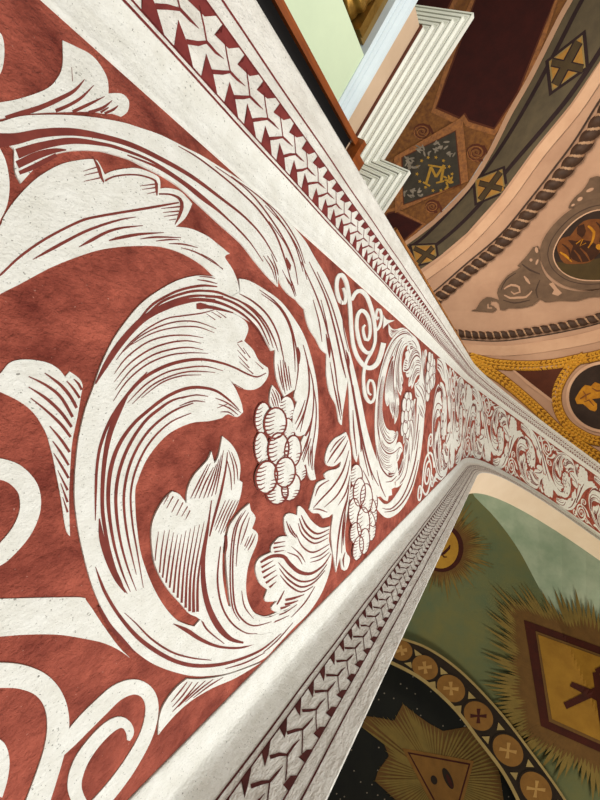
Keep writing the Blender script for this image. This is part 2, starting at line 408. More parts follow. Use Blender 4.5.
# the big scroll: fan leaf, left body and sweep along the foot
U('acanthus_scroll', 0, '214,277* 196,276 176,281 156,292 140,304 126,320 112,340 100,365 92,388 84,410 78,436 75,460 73.5,485 74,505 77,528 81,548 87,572 94,593 104,614 118,634 136,652 154,664 176,672 196,675.5 222,673.5 243,667 263,658 276,645 291,629 308,612 321,592 329,570 331,552* 318,572 310,583 296,601 284,611* 278,611 265,616 254,613 240,608 222,606 205,614 193,626* 183,623 174,618 162,604 150,582 140,554 135.5,525 134,505 134,490 136,482 144,462 156,445 170,432 190,423 208,421 221,418* 227,414 236,417 242,412* 240,402 234,388 227,378* 238,387 250,390 260,386 267,376 267,368* 258,361 252,350 243,341* 247,331 246,324 240,318 228,312 214,307 203,304* 214,298 228,297* 220,284',
 '94,384,1 104,366,4 115,349,5 127,334,5 140,321,5 152,313,5 165,307,5 180,302.5,4 196,300,3 214,301,2.5|136,322,1 150,306,2 165,296.5,2 180,290,2 200,286,2 216,287,1|146,314,1 160,302.5,2 176,295.5,2 196,291,2 220,293,1|150,311,1.5 164,305,3 180,299,2.5 196,296,2 222,297,1|196,280,.5 206,281.5,1.3 216,284,.5|198,276.8,.5 208,277.5,1 214,279,.4|195,306.5,4 199,306.3,5.5 206,307,3 218,309.5,2 232,313,1'
 '|94,520,.6 94.5,490,2 95.5,468,2.2 99,446,2.5 108,422,2.5 122,400,2.5 140,380,2.6 160,368,2.7 180,361.5,2.6 200,359.5,2.2 220,363,1.8 234,368,1.5 246,374,1.4 256,377,1.2 265,373,.6|98,518,1 100,535,4 104,550,5 110,566,5 117,580,4.5 124,592,.8|146,372,.8 130,389,1.6 118,410,4 109,432,4.2 104,455,3.6 101.5,480,3.2 101,505,3 103,525,3 108,550,2.6 117,578,2 126,593,.6'
 '|238,410,.6 229,401,1.5 216,391.5,2 204,388,2.2 192,387.5,2.5 180,390,2.5 165,397,2.5 150,408,2.5 132,424,2.6 118,444,3 110,466,3.3 107,490,3.2 108,515,2.8 113,545,2.2 121,572,1.6 129,591,.6|190,395.5,.8 172,400,1.6 158,409,2.2 144,421,2.3 130,441,2.5 120,464,2.6 115,488,2.6 115,512,2.5 119,540,2 126,566,1.5 135,590,.5|192,403,.8 172,411,1.6 152,426,2 138,444,2 128,466,2.2 123,490,2.2 123,512,2 127,540,1.7 135,574,.5|190,413,.6 168,423,1.2 148,443,1.6 135,468,1.7 129.5,493,1.6 131,522,1.5 136,552,1.2 142,587,.5'
 '|115,360,.5 128,344,1 146,329,1.1 165,319,1.1 182,316,1.1 200,313.5,1 213,310,.5|122,352,.4 137,338,1 155,328,1.1 175,322,1.1 195,322,1 215,329,.4|128,346,.4 150,334,1 172,328,1 195,327,1 213,333,.4|113,374,.4 125,358,1.1 145,343,1.2 165,336.5,1.2 185,335.5,1 202,338,.4|113,382,.4 128,364,1.1 148,350,1.3 168,343,1.3 186,341,1 200,343.5,.4|114,390,.4 130,370,1.1 150,356,1.3 170,349.5,1.3 188,347.5,1 202,350,.4|112,401,.4 126,381,1.1 145,365,1.2 166,356,1.2 186,353,1 207,353.5,.4|126,403,.4 144,385,1.2 164,373,1.2 184,368,1.2 204,366.5,1 222,371,.4|131,404,.4 150,386,1.1 170,376,1.1 190,371.5,1.1 214,372.5,.4|140,398,.4 160,383,1 180,376,1 200,375,.4|205,314,.4 214,320,.8|210,312,.4 220,318,.8|215,311,.4 225,318,.8'
 '|236,344,.4 244,354,.9|236,350,.4 246,361,.9|237,356,.4 248,368,.9|238,362,.4 252,374,.9|242,348,.4 249,358,.8|236,343,.5 241,341,1.1|254,362,.4 262,369,.8|233,384,.5 242,389,.5|180,398.5,.5 194,395,1.1 207,396.5,.4|178,406,.5 192,401,1.1 204,402,.4|216,408,.5 226,404,.5|217,404,.4 228,408,1.2 237,415,.4|214,398,.4 226,403,1.2 240,413,.4|219,412,.4 227,412,1.1 233,416,.4'
 '|94,566,.5 99,580,2 105,594,2.6 118,615,2.8 136,636,3.4 156,651,3.5 176,661,3.2 196,665,3 220,663.5,2.5 243,657,2 262,648,1.5 280,633,.5|98,606,2 108,624,3 122,640,3 134,652,1|123,612,.5 134,622,1 150,638,1.6 170,651,1.6 190,657,1.2 210,659.5,.5|172,623,.6 186,630,3.4 200,639,3 218,646,2 240,647,1.5 258,641,.5|198,612,1 205,628,1.5 223,643,.6|262,652,.4 276,640,1 292,622,.4|224,668,.5 244,662,1.2 264,652,.4|268,616,.4 282,613,1 296,604,.4|290,617,.4 304,602,1 314,586,.4|255,619,.4 270,622,1.1 288,615,.4')
# flame leaf in the middle of the scroll
U('acanthus_leaf', 1, '221,436* 230,444 236,454 239,466 238,480* 241,482 239,496 234,510 226,524 222.5,541 221,560 222,582 228,608 240,626 256,634 270,632 262,640 244,645 226,640 212,630 203,622 195,616* 188,613 180,604 166,588 155,568 151,550 150,530 153,516 162,500 171,491* 178,494 185,503* 186,490 192,476 206,460 210,451* 213,463* 217,456',
 '210,500,.8 206,530,2 202,556,3 202,582,4 207,606,4.5 217,626,5 229,638,3.5 242,642,1.5|226,452,.6 224,470,1.5 219,494,2 213,516,2 208,536,1|219,546,.8 216,578,1.5 220,604,1.5 230,622,1.5 244,632,1 256,633,.4'
 '|158,572,1.2 160,550,1.1 163,530,.4|161,577,1.3 164,552,1.2 168,529,.4|164.5,582,1.4 168,556,1.2 172,532,.4|168,587,1.5 171.5,560,1.3 176,534,.4|172,592,1.6 175,564,1.3 180,534,.4|176,597,1.7 178.5,566,1.3 184.5,530,.4|180,602,1.8 182.5,568,1.3 189,528,.4|184,607,2 186,570,1.4 193.5,525,.4|188,610.5,2.2 189.5,572,1.5 198,524,.4|192,611.5,2.4 193,574,1.6 202.5,522,.4|196,611,2.2 197,574,1.6 206.5,520,.4|153.5,560,.8 155,545,.9 157,531,.4'
 '|189,498,.5 197,482,1.2 206.5,464,.4|193,498,.5 200,482,1.2 209,463,.4|197.5,498,.5 204,482,1.2 212,467,.4|202,498,.5 208,482,1.2 215,464,.4|206,497,.5 212,480,1.2 217.5,459,.4|210,496,.5 215,478,1.2 219.8,455,.4|214,494,.5 218,474,1.1 222,450,.4|165,508,.5 171.5,496,.9|170,512,.5 177,499,.9|175,515,.5 181.5,502,.9|180,516,.5 186,506,.9|184,519,.5 188.5,510,.9|162,504,.4 167,495,.8'
 '|227,450,.4 232,466,1 233,484,.4|230,452,.4 235,466,1 236.5,480,.4|225,458,.4 229,474,1 230,490,.4|237,500,.4 230,514,.9 222,532,.4|234,500,.4 227,514,.9 219,534,.4|231,500,.4 224,514,.9 217,532,.4|228,499,.4 221,514,.9 214,530,.4|224,500,.4 218,514,.8 213,526,.4')
U('acanthus_leaf', 2, '248,503* 249.5,510 254,517 250.5,528* 256,533 255.5,542 249,558 245.5,572 244.5,588 247,602 254,613 266,617 278,613 270,624 256,632 244,631 234,622 229,604 226,580 224.5,556 225,541 228,526 238,512',
 '244,510,.4 236,524,1.2 232,545,1.2 231,575,1.3 233,604,1.5 240,618,1.5 252,625,1.2 270,621,.4|240,513,.4 233,527,1.1 229.5,548,1.1 228.5,580,1.2 231,607,1.2 238,620,.5|247,512,.4 240,526,1.1 236,546,1 234.5,566,.4|248,517,.4 244,530,1 239,544,.4|254,534,.4 250,543,1.1 246,550,.4|251,533,.4 247.5,541,1 244,548,.4|247,536,.4 243,546,.9|240,590,.4 243,606,1.1 252,618,.4|224,535,2.4 224.5,545,2.2 223.5,554,.6')
# hanging leaf at the right of the scroll
U('acanthus_leaf', .4, '205,284 216,283* 226,294 230,297* 239,292* 238,279* 248,281 264,290 280,302 294,320 304,338 311,360 316,385 317.5,410 317,433 313.5,458 313,468 315,479* 310,480 306.5,472 305,464* 299,467 298,460* 299,450 300,442 304,434* 297,436 292,428 292,414 296,402* 293,397 294.5,389* 290,392 283,396.5* 276,380 273.5,364 274,350* 270,351* 262,336 254,325 240,317 228,311 214,306 204,303',
 '204,297,1.5 216,297.5,2 232,303,2 246,312,2 258,324,1.5 268,345,.6|204,301,2 214,302,2.4 228,307,2 242,315,1.8 256,329,1.3 266,347,.5|205,291,1.6 216,292.5,2 228,297,1.6 242,303.5,1.5 256,316,1.5 266,331,1.3 272,348,.5|238,294,.6 252,302,1.5 266,315,1.5 276,333,1.3 281,352,1 284,368,.4|232,298.5,.6 248,306.5,1.5 262,320,1.5 272,338,1.2 277,352,.4|258,290,.5 275,303,1.2 287,320,1.3 294,343,1.2 297,368,1.1 294,390,.4|260,294,.5 278,308,1.2 289,328,1.3 293,350,1.1 294,372,.4|279,360,.4 281,378,1.2 284,394,.4|281.5,360,.4 283.5,376,1.2 286,391,.4|284,362,.4 286,376,1.2 288.5,390,.4|287,366,.4 288.5,378,1 290,388,.4|276.5,364,.4 279,378,1 282,390,.4|302,345,.6 307,366,1.2 308,390,1.3 304,410,1.2 299,432,.4|306,360,.4 312,385,1 312,410,1 307,440,1 301,460,.4|311,380,.4 315,405,.9 314,430,.9 309,458,.4|294,424,.4 299,414,1.2 304,400,.4|295,430,.4 300,420,1.2 305,406,.4|296.5,347,.6 297.5,354,3 298,364,.4|312,412,.4 309,426,1.8 304,436,1.6|310,446,.4 309,458,1 311,470,.4|312,440,.4 311,456,1 312,470,.4|308,446,.4 307,458,.9 308,466,.4|300,456,.4 304,446,1.1 308,434,.4|302,462,.4 306,450,1.1 310,438,.4')
# curling wave leaf at the foot
U('acanthus_leaf', 1, '331,553* 328,540 329,526* 320,527.5 310,520 302,508.5 297,506 296,515* 288,513 283,517 284,531 287,536* 278,537 270,546 270,552* 258,558 254,568 258,582 266,589* 263,598 264,601 272,601* 276,600 270,607 273,611 281,610.5 287,608* 296,601 310,583 320,570',
 '259,562,1.5 270,556,2.6 282,556,3 288,563,3.2 298,571.5,3.2 310,573,2.2 322,565,1.3 330,553,.5|277,562,.6 288,574,1.6 300,581,1.6 314,578,1.1 326,564,.4|278,568,.6 287,579,1.5 300,586.5,1.5 313,582,1 324,570,.4|279,575,.6 288,585,1.5 300,591.5,1.2 312,586,.4|260,567,1.8 272,560,.4|260.5,572,1.9 274,564.5,.4|262,577.5,1.9 275,569.5,.4|264.5,582.5,1.9 276,574.5,.4|268,587,1.7 275,581,.4|272.5,543,1.6 284,541,.4|272,547.5,1.6 284,545.5,.4|273,551.5,1.4 283,550,.4|285,521,.5 289,531,1.5 295,538,.4|288,524,.4 292,532,1.3 297,538,.4|300,515,.7 306,526.5,1.7 316,533.5,1.6 328,529,.5|298,518,.6 303,530,1.6 314,538.5,1.5 328,533,.5|297,523,.5 301,534,1.3 313,543,1.3 327,537.5,.4|295,534,.4 301,546,1.2 312,552,1.3 328,544,.5|286,552,.4 296,556,1.2 301,564,.4|290,546,.4 299,554,1.2 304,562,.4|309,558,.4 319,555,1 328,548,.4|309,562,.4 319,559,1 328,552,.4|284,599.5,2 293,597.5,1.8 303,594,.4|283.5,604,2 290,602.5,1.7 297,600,.4|279,608,1.8 284,606.5,1.4 289,604.5,.4|283,590,.5 279,598,1.4 275.5,604,1')
# small leaf under the scroll
U('acanthus_leaf', 0, '186,678* 175,687 163,703 158,718 157,734* 165,724 176,712 190,700 210,688 235,677 260,662* 240,669.5 220,675.5 200,678.5',
 '170,701,.4 179,690,1.2 186,681,.5|171,706,.4 181,695,1.2 191,681,.5|171,711,.4 184,697,1.2 197,681,.5|177,706,.4 190,693,1.2 204,680,.5|184,701,.4 198,689,1.2 212,678.5,.5|192,697,.4 208,685,1.1 222,676.5,.4')
# leaf hanging between the two scrolls
U('acanthus_leaf', 1, '345,432* 340,435 333,439 327,447 324,458 326,465 333,466 340,461* 339,466 335,469 328,470.5 323,474 325,479* 316,483 312,494 308,509* 312,513 318,513 322,518* 328,516.5 332,514 330,530 331,547 333,560 335,572* 337.5,562 339,557* 341,569 346,569 349,558 345,551 344,532 347,507 349,490 350,470 350,452 348,440',
 '345,436,.4 338,445,1.3 330,456,1.2 326,463,.4|347,440,.4 341,452,1.3 333,463,.4|348,450,.4 342,470,1.3 332,486,1.3 318,501,1.1 312,508,.4|349,460,.4 345,478,1.2 336,495,1.2 323,507,.4|349,475,.4 345,492,1.2 337,505,.4|347,495,.4 341,516,1.3 337,540,1.3 335,566,.4|346,500,.4 342,525,1.4 340.5,553,.4|343,436,.4 335,443,1.1 329,452,.4|314,496,.4 318,486.5,1.3 328,480,.5|312,509,.4 318,509,1.2 326,512,.5|344,552,.4 342,560,1.3 343,567,.4|348,485,.4 346,500,1.2 343,514,.4|345,514,.4 343,530,1.1 342.5,545,.4')
# tendrils with spiral ends
ribbonshape('spiral_tendril', 0, '342.6,288,2.2 345,295,3 344,303,3.4 339.4,301,3.6 336,289,3.8 337,278,4 341,275,4 345.5,282,4 348.6,298,3.8 350,316,3.8 351,332,3.6 353,346,3.6 357.5,358,3.8 364,366,4.2 370,368,4.4 376,364,4.6 380,355,4.8 383,343,5')
ribbonshape('spiral_tendril', 0, '351,300,3.2 355,293,3.8 360,291,4 366,296,3.8 371,309,3.6 374,324,3.4 374.5,341,3 371,352,2.8 366,361,2.8 363.4,371,3 363,383,3 365,396,3.2 370,402.5,3 373.8,398,2.6 374,388,2.4 372,381,2.2 369,380,2.2 367,386,2.2 368,393,2 370.6,395,1.6')
ribbonshape('spiral_tendril', 0, '371.5,351,2.4 367,353,3.4 361,347,3.6 357.5,336,3.6 356,325,3.6 357.2,315,3.6 361,310.5,3.6 366,314,3.4 369,322,3.2 369.5,333,3 367.5,340,2.8 365,339.5,2.8 363,333,2.6 362.6,327.5,2.4 364.5,325,1.8')
ribbonshape('spiral_tendril', 0, '375,331,2.4 379,326.5,2.6 381,317,2.6 379.6,310,2.6 377,309.5,2.4 375.5,316,2.2 377,319.5,2 378.4,317,1.4')
U('leaf_bud', 0, '383,315* 386,319.5 394,320.5* 387,324 382.5,328.5*')
# neighbouring scroll on the left, cut by the frame
U('acanthus_leaf', 0, '-8,104 0,103 20,99 45,90 56,80 62,66 62,41* 75,47 90,55 100,66 107,80 108,94* 116,93.5 123,95 128.5,102 127,112 121,117* 112,114 104,114 90,112 60,112.5 30,114 10,117.5 -8,119',
 '5,119,4 20,114.5,4.5 40,108,4 60,99,3.5 74,91,2.6 84,80,.6|55,111.5,3 68,106,2.6 81,98,2.2 93,86,.5|72,112.5,2.6 88,105,2.4 104,97,.5|88,113,2.4 102,108.5,2.4 111.5,101,.5|104,114,2 113,110,2 117.5,106,.5|71,68,.4 72,82,.5|100,113,2 108,108,1', True)
U('acanthus_leaf', 0, '-8,32 0,34 3.5,44 3.5,60 0,74 -8,78', '', True)
U('acanthus_leaf', 1, '-8,232 0,226 3,218 12,204 26,188 40,176 60,165 80,160.5 94,160 98.5,164 104,175* 112,171.5 125,169 138,169 154,175 159,180 159.5,189* 168,188.5 180,192 191.5,204* 189,210 184,219 175,227* 190,229 206,236 216,243.5 229,254* 224,257 231,268 236,279 239,292* 230,297* 226,294 216,280 200,264.5 180,253 160,247 140,246 120,247 100,250 80,256 50,268 20,284 0,294 -8,298',
 '92,158,.5 97,167,2.6 100.5,178,2.2 103,183,1|104,181.5,1.5 112,177.5,1.4 125,175.4,1.3 140,176,1.3 154,181,1.6 155.6,188,2.4 156,196,.8|158,194.5,1.3 170,195,1.5 179,199.5,2.4 181,207,3 178,217,2.2 174,225,.6|82,172,.4 97,167.5,1.1|83,176,.4 98,172.5,1.1|83,182,.4 99,178.5,1.1|139,186.5,.4 155,184.5,1.2|141,190,.4 155,188,1.2|146,194.5,.4 156,192,1|160,209,.4 180,207,1.3|162,213,.4 178,211.5,1.3|163,217,.4 177,215,1.1|168,220.5,.4 175,219.5,.9'
 '|-6,279,1 0,275,1.6 20,256.5,2 47,238,2 80,221.5,2 100,216.5,2 120,213,2 150,208,2 178,203,1.2|32,260,.5 50,250,2.4 80,234,2.2 100,226,2 120,220,1.4 135,217.5,.5|78,247.5,.5 90,241,2.5 105,233,2.2 120,228.5,1.8 142,226,.5|108,241,1 122,237.5,2.5 140,234.5,2 163,233,.5|139,239.5,.5 155,237.5,1.6 180,238,.5|155,241.5,.5 168,240,1.3 178,240,.4|168,244,.5 182,244.5,1.3 197,248,.4|180,248,.5 197,253.5,1.2 222,269,.5|200,254,.4 212,261,.9 222,270,.4', True)
U('acanthus_leaf', 0, '-8,140 0,150 6,164 9,184 7,204 0,220 -8,230', '', True)
U('acanthus_leaf', 0, '-8,379 0,373.5 10,362.5 26,359.5 46,362.5 58,369 64.5,377* 69,371.5* 78,378 82,385 80.5,395 77,416 72,440 70,462 68.5,498 69.5,536* 65,528 60,496 53,460 50,448 45,432 34,414 20,402 0,392 -8,390',
 '28,376.5,.8 45,385,2 60,397,2.5 72,417,2.4|44,373,.8 60,385,2.5 70,397,2.6 76,408,2.4|28,387,.8 45,398,2.4 60,412,2.6 71,427,2.4|30,398,.8 45,410,1.8 60,424,2.4 70,437,2.2|66,381,.8 73,389,2 79,398,2|73,379,.8 78,384,2 81,390,2|49,426,.8 60,439,2.2 69,452,2.2|52,441,.8 60,452,2 68,465,2|53,453,.6 61,466,2 68,478,2|57,470,.6 67,490,2|60,483,.6 67,502,2|62,497,.5 67,512,1.8', True)
ribbonshape('scroll_end', 0, '-10,469,22 0,469,21 14,474,21 26,486,21 30,500,21 28,516,20 19,534,19 2,553,18 -10,560,18', True)
U('scroll_stem', 0, '-8,598.5 0,598.5 40,597.5 80,597 85,599* 92,609 104,627 118,646 130,658* 118,649.5 104,643 90,639.5 60,634.5 30,634 0,636 -8,637', '', True)
ribbonshape('scroll_end', 1, '-10,675,25 0,674.5,25 20,676,24 40,684,23 53,700,22 57.5,722,22 54,748,21 45,778,22 32,815,24', True)
ribbonshape('scroll_end', 0, '58,754,8 68,741,14 83,724,17 100,707,17 117,692,16 134,686.5,15 147,693,14 151.5,709,13 146,734,13 131,762,14 113,787,15 96,806,15 82,820,15', True)
ribbonshape('scroll_end', 0, '92,818,14 80,803,14 74,785,14 79,764,14 91,745,13 106,729,12.5 118,722,11.5 126,724.5,9.5 129.5,732,8 128,740,3', True)
ribbonshape('scroll_end', 0, '-10,742,12 -1,746,12 3,760,12 1,778,12 -4,795,12', True)
U('acanthus_stem', 0, '377,497* 384,504 390,502 397,493 404,480 410,464 414,445 416,420 417,396 420,372* 424,395 424,420 421,450 417,472 411,492 403,507 395,515 387,518 380,513 375,505', '382,508,.4 390,509,1 400,500,1 408,484,1 415,460,1 419,430,.4|384,512,.4 394,510,1 404,500,1 412,484,1 418,460,.4|414,450,.3 417,430,.8 419,405,.3', True)
# fruit clusters: centre, half axes, tilt of each berry, back ones first
BERRIES = [(262,418,6.5,14,4),(286,409,6.5,11.5,0),(261,449,6,15,-4),(286.5,431,6,11.5,0),(297,471,7,9.5,-12),(276,492,9,11,8),(290,487,7.5,12.5,14),(274,423,9.2,13.8,6),(277,449,8.6,14.6,4),(291.5,451,6.8,14,4),(265,477,9,14.5,6),(283.5,472,8.4,13.5,6)]
BERRIES2 = [(352.5,497,3.4,10,0),(372,499,4,12,-4),(371,512,4.4,13,-6),(369.5,526,4.6,13,-4),(355.5,476,5,10.5,2),(353.5,512,4.8,12.5,0),(358.5,492,5,12.5,2),(365.5,498,5,13,0),(362.5,523,5.2,14.5,0),(354.5,533,4.6,9.5,4),(363.5,541,4.2,11.5,4),(357,548,4.2,11,10)]
def berry(cx, cy, rx, ry, rot):
    rx *= 1.2; ry *= 1.1
    a = math.radians(rot); ca, sa = math.cos(a), math.sin(a)
    T = lambda x, y: (cx+x*rx*ca-y*ry*sa, cy+x*rx*sa+y*ry*ca)
    out = [list(T(math.cos(t*math.tau/22), math.sin(t*math.tau/22))) for t in range(22)]
    st = []
    def arc(pts, ws):
        st.append(stroke(' '.join('%.2f,%.2f,%.2f' % (*T(*p), w) for p, w in zip(pts, ws))))
    q = [(math.cos(t*math.tau/18)*1.02, math.sin(t*math.tau/18)*1.02) for t in range(19)]
    arc(q, [max(.9, rx*.17)]*19)
    w = max(.55, rx*.11)
    for k in range(6):
        y = -.5+.26*k
        x = -math.sqrt(max(0, 1-y*y))*.96
        arc([(x, y), (x*.65+.06, y+.06-.10), (x*.22+.1, y-.20)], [w*1.5, w, w*.4])
    for k in range(4):
        y = .1+.24*k
        x = math.sqrt(max(0, 1-y*y))*.96
        arc([(x, y), (x*.72, y+.02), (x*.45, y+.10)], [w*1.2, w*.8, w*.3])
    return out, st
U('fruit_leaf', 1, '271,385* 276,391 279.5,398 278.5,408* 272,408.5 268.5,402 269,392', '271,389,.4 275,398,1.1 277,407,.5|270,392,.4 273,400,1 275,407,.4|274,390,.4 277,396,1 278.5,403,.4|269.6,397,.4 271.5,403,.9 273,407,.4')

WC = (W1+W2)/2
ANCH = [2.53, 5.3, 8.0, 11.0, 13.1, 15.0, 17.1, 18.85, 20.8, 22.6]
LAYN = [0]
LAYER = .0006; RELIEF = .0014
def put(entries, name, parent, T, far, label=None, lift=0.):
    mb = MB()
    for nm, layer, out, sts in entries:
        LAYN[0] += 1; layer = layer+.012*(LAYN[0] % 23)
        top = RELIEF+LAYER*layer
        top += lift
        if out[0] == 'band':
            band(mb, [T(*q[:2]) for q in out[1]], [T(*q[:2]) for q in out[2]], pmap, top, -.001, 0)
            continue
        loop = [T(q[0], q[1]) for q in out]
        fill(mb, loop, pmap, top, -.001, 0, .22 if far else 0.)
        for si, (L, R) in enumerate(sts):
            if far:
                if len(L) < 5: continue
                wmax = max(math.hypot(a[0]-b[0], a[1]-b[1]) for a, b in zip(L, R))
                if far > 1 and wmax < 1.75: continue
                k = .5 if far > 1 else .1; L, R = [(a[0]+(a[0]-b[0])*k, a[1]+(a[1]-b[1])*k) for a, b in zip(L, R)], [(b[0]+(b[0]-a[0])*k, b[1]+(b[1]-a[1])*k) for a, b in zip(L, R)]
            ribbon(mb, [T(*q[:2]) for q in L], [T(*q[:2]) for q in R], pmap, top+LAYER*.45+si*4e-6, 1)
    if not mb.v: return None
    return tag(mb.build(name, ['white', 'line'], parent), label)
T0 = lambda x, y: to_panel(x, y)
for e in ORN_ONCE: put([e], e[0], arch, T0, False)
for e in ORN_UNIT: put([e], e[0], arch, T0, False, lift=LAYER*2.6)
def cluster(B, T, far, near_label=None):
    if far:
        put([('berry', 1+.35*i, *berry(*b)) for i, b in enumerate(B)], 'fruit_cluster', arch, T, far)
        return
    mb = MB(); L = []
    cx = sum(b[0] for b in B)/len(B); y0 = min(b[1]-b[3] for b in B); y1 = max(b[1]+b[3] for b in B)
    core = [(cx+3*math.cos(t*math.tau/16), (y0+y1)/2+(y1-y0)*.33*math.sin(t*math.tau/16)) for t in range(16)]
    fill(mb, [T(*q) for q in core], pmap, RELIEF*.8, -.001, 0)
    root = mb.build('fruit_cluster', ['line'], arch)
    for i, b in enumerate(B): put([('berry', 1+.35*i, *berry(*b))], 'berry', root, T, False)
cluster(BERRIES, T0, False); cluster(BERRIES2, T0, False)
for k in range(len(ANCH)-1):
    a, b = ANCH[k], ANCH[k+1]; mir = k % 2 == 0
    def T(x, y, a=a, b=b, mir=mir):
        z, w = to_panel(x, y)
        return (a+.36+(z-.45)*(b-a-.36)/2.08, 2*WC-w if mir else w)
    for e in ORN_UNIT:
        if e[0] == 'acanthus_stem' and k == 0: continue
        if e[0] == 'acanthus_stem':          # the part of the stem beyond the previous scroll
            sts = []; cut = 185
            for L, R in e[3]:
                kp = [i for i, q in enumerate(L) if q[0] > cut]
                if len(kp) > 1: sts.append(([L[i] for i in kp], [R[i] for i in kp]))
            e = (e[0], e[1], [q for q in e[2] if q[0] > cut], sts)
        put([e], e[0], arch, T, 2 if k else 1, lift=LAYER*2.6 if k % 2 else 0.)
    cluster(BERRIES, T, 2 if k else 1); cluster(BERRIES2, T, 2 if k else 1)

# ------------------------------------------------------------------ the vaults over the nave and the chapel
DC = CAM+Vector((0, 0, 2.0))
def on_dome(px, py, R):
    d = ray(px, py); o = CAM-DC
    b = d.dot(o); return CAM+d*(-b+math.sqrt(b*b-(o.dot(o)-R*R)))
def smap(R): return lambda u, v, h: on_dome(u, v, R-h)
def pdist(px, py, line):
    best = 1e9
    for (a, b), (c, d) in zip(line[:-1], line[1:]):
        ux, uy = c-a, d-b; t = max(0, min(1, ((px-a)*ux+(py-b)*uy)/(ux*ux+uy*uy)))
        best = min(best, math.hypot(a+t*ux-px, b+t*uy-py))
    return best
def line_pts(txt): return [tuple(q[:2]) for q in spline(P(txt), False, 8.)]
NAVE = smap(8.0); BACK = smap(9.0)
PINK_EDGE = line_pts('640,0 620,30 600,61 571,104 535,148 500,196 467,233 440,256 405,280')
GREY_EDGE = line_pts('600,-70 575,-20 567,0 558,17 529,75 508,112 489,150 467,185 433,220 400,246')
def grey_r(px, py):
    a = pdist(px, py, PINK_EDGE); b = pdist(px, py, GREY_EDGE); return 8.0+1.0*a/(a+b+1e-6)
def GREY(u, v, h): return on_dome(u, v, grey_r(u, v)-h)
def dense(loop, m=5.):
    out = []
    for a, b in zip(loop, loop[1:]+loop[:1]):
        k = max(1, int(math.hypot(b[0]-a[0], b[1]-a[1])/m))
        out += [(a[0]+(b[0]-a[0])*i/k, a[1]+(b[1]-a[1])*i/k) for i in range(k)]
    return out
def solid(name, mats, pieces, fmap, parent=None, grid=0, step=4., cell=6.):
    """pieces: (kind, text, height, material); kind 'p' outline, 'l' line of given widths, 'e' sharp polygon"""
    mb = MB()
    for kind, txt, h, mi in pieces:
        if kind == 'p':
            loop = outline(txt, step) if isinstance(txt, str) else dense(txt)
            ext = max(max(q[0] for q in loop)-min(q[0] for q in loop), max(q[1] for q in loop)-min(q[1] for q in loop))
            fill(mb, loop, fmap, h, h-.02, mi, cell if ext > 9 else 0)
        else:
            L, R = stroke(txt, 4.); band(mb, L, R, fmap, h, h-.02, mi)
    return mb.build(name, mats, parent)
def base_at(fmap, px, py): return tuple(fmap(px, py, 0))
def ell(cx, cy, rx, ry, rot=0, n=40):
    a = math.radians(rot); ca, sa = math.cos(a), math.sin(a)
    return [(cx+rx*math.cos(t*math.tau/n)*ca-ry*math.sin(t*math.tau/n)*sa, cy+rx*math.cos(t*math.tau/n)*sa+ry*math.sin(t*math.tau/n)*ca) for t in range(n)]
def lines_txt(pts): return ' '.join('%.2f,%.2f' % p for p in pts)

# pink spandrel above the arch
mb = MB()
fill(mb, [(640, 0), (620, 30), (600, 61), (571, 104), (535, 148), (500, 196), (467, 233), (440, 256), (405, 280), (350, 330), (390, 430), (500, 470), (640, 540), (760, 520), (760, 0)], NAVE, 0, -.25, 0, 26.)
tag(mb.build('ceiling', ['pink']), kind='structure')
# deep red and gold vault beyond the grey arch band
mb = MB()
fill(mb, [(620, -80), (600, -70), (575, -20), (567, 0), (558, 17), (529, 75), (508, 112), (489, 150), (467, 185), (433, 220), (405, 242), (420, 330), (330, 380), (180, 200), (150, -80)], BACK, 0, -.2, 0, 26.)
tag(mb.build('ceiling', ['golden']), kind='structure')

# grey arch band with its lozenges
sf = thing('arch_band', base_at(GREY, 500, 160), 'olive grey painted arch band with ochre cross lozenges above the pink spandrel', 'arch')
mb = MB(); fill(mb, PINK_EDGE+GREY_EDGE[::-1], GREY, 0, -.02, 0, 14.); mb.build('band', ['greyband'], sf)
solid('pale_edge', ['pinklight'], [('l', '578,-20,5 570,0,5 560,18,5 531,76,5 510,113,5 491,151,4.5 468,187,4.5 435,221,4 402,246,4', .03, 0)], GREY, sf)
solid('border_line', ['purple'], [('l', '602,-30,4 582,0,4 550,62,4 519,118,3.6 488,166,3.4 458,202,3.2 425,236,3 405,250,3', .012, 0)], GREY, sf)
solid('border_line', ['purple'], [('l', '624,10,4.5 598,54,4.5 571,94,4.5 546,125,4.2 510,167,3.8 480,204,3.6 452,232,3.4 420,257,3', .012, 0)], GREY, sf)
LOZ = [([(582, 36), (585, 67), (552.6, 90), (549.4, 61.5)], (578.5, 41.5, 555.3, 85), (551.5, 62, 583, 69), 8.),
       ([(475.5, 180), (502, 169.5), (505, 190.5), (477.5, 202)], (479, 183, 502, 189), (480, 200, 500.5, 172), 5.2),
       ([(412, 246), (434.5, 245), (437, 260), (416.5, 264.5)], (414, 248, 434.5, 258.5), (418, 263, 433, 247), 4.2)]
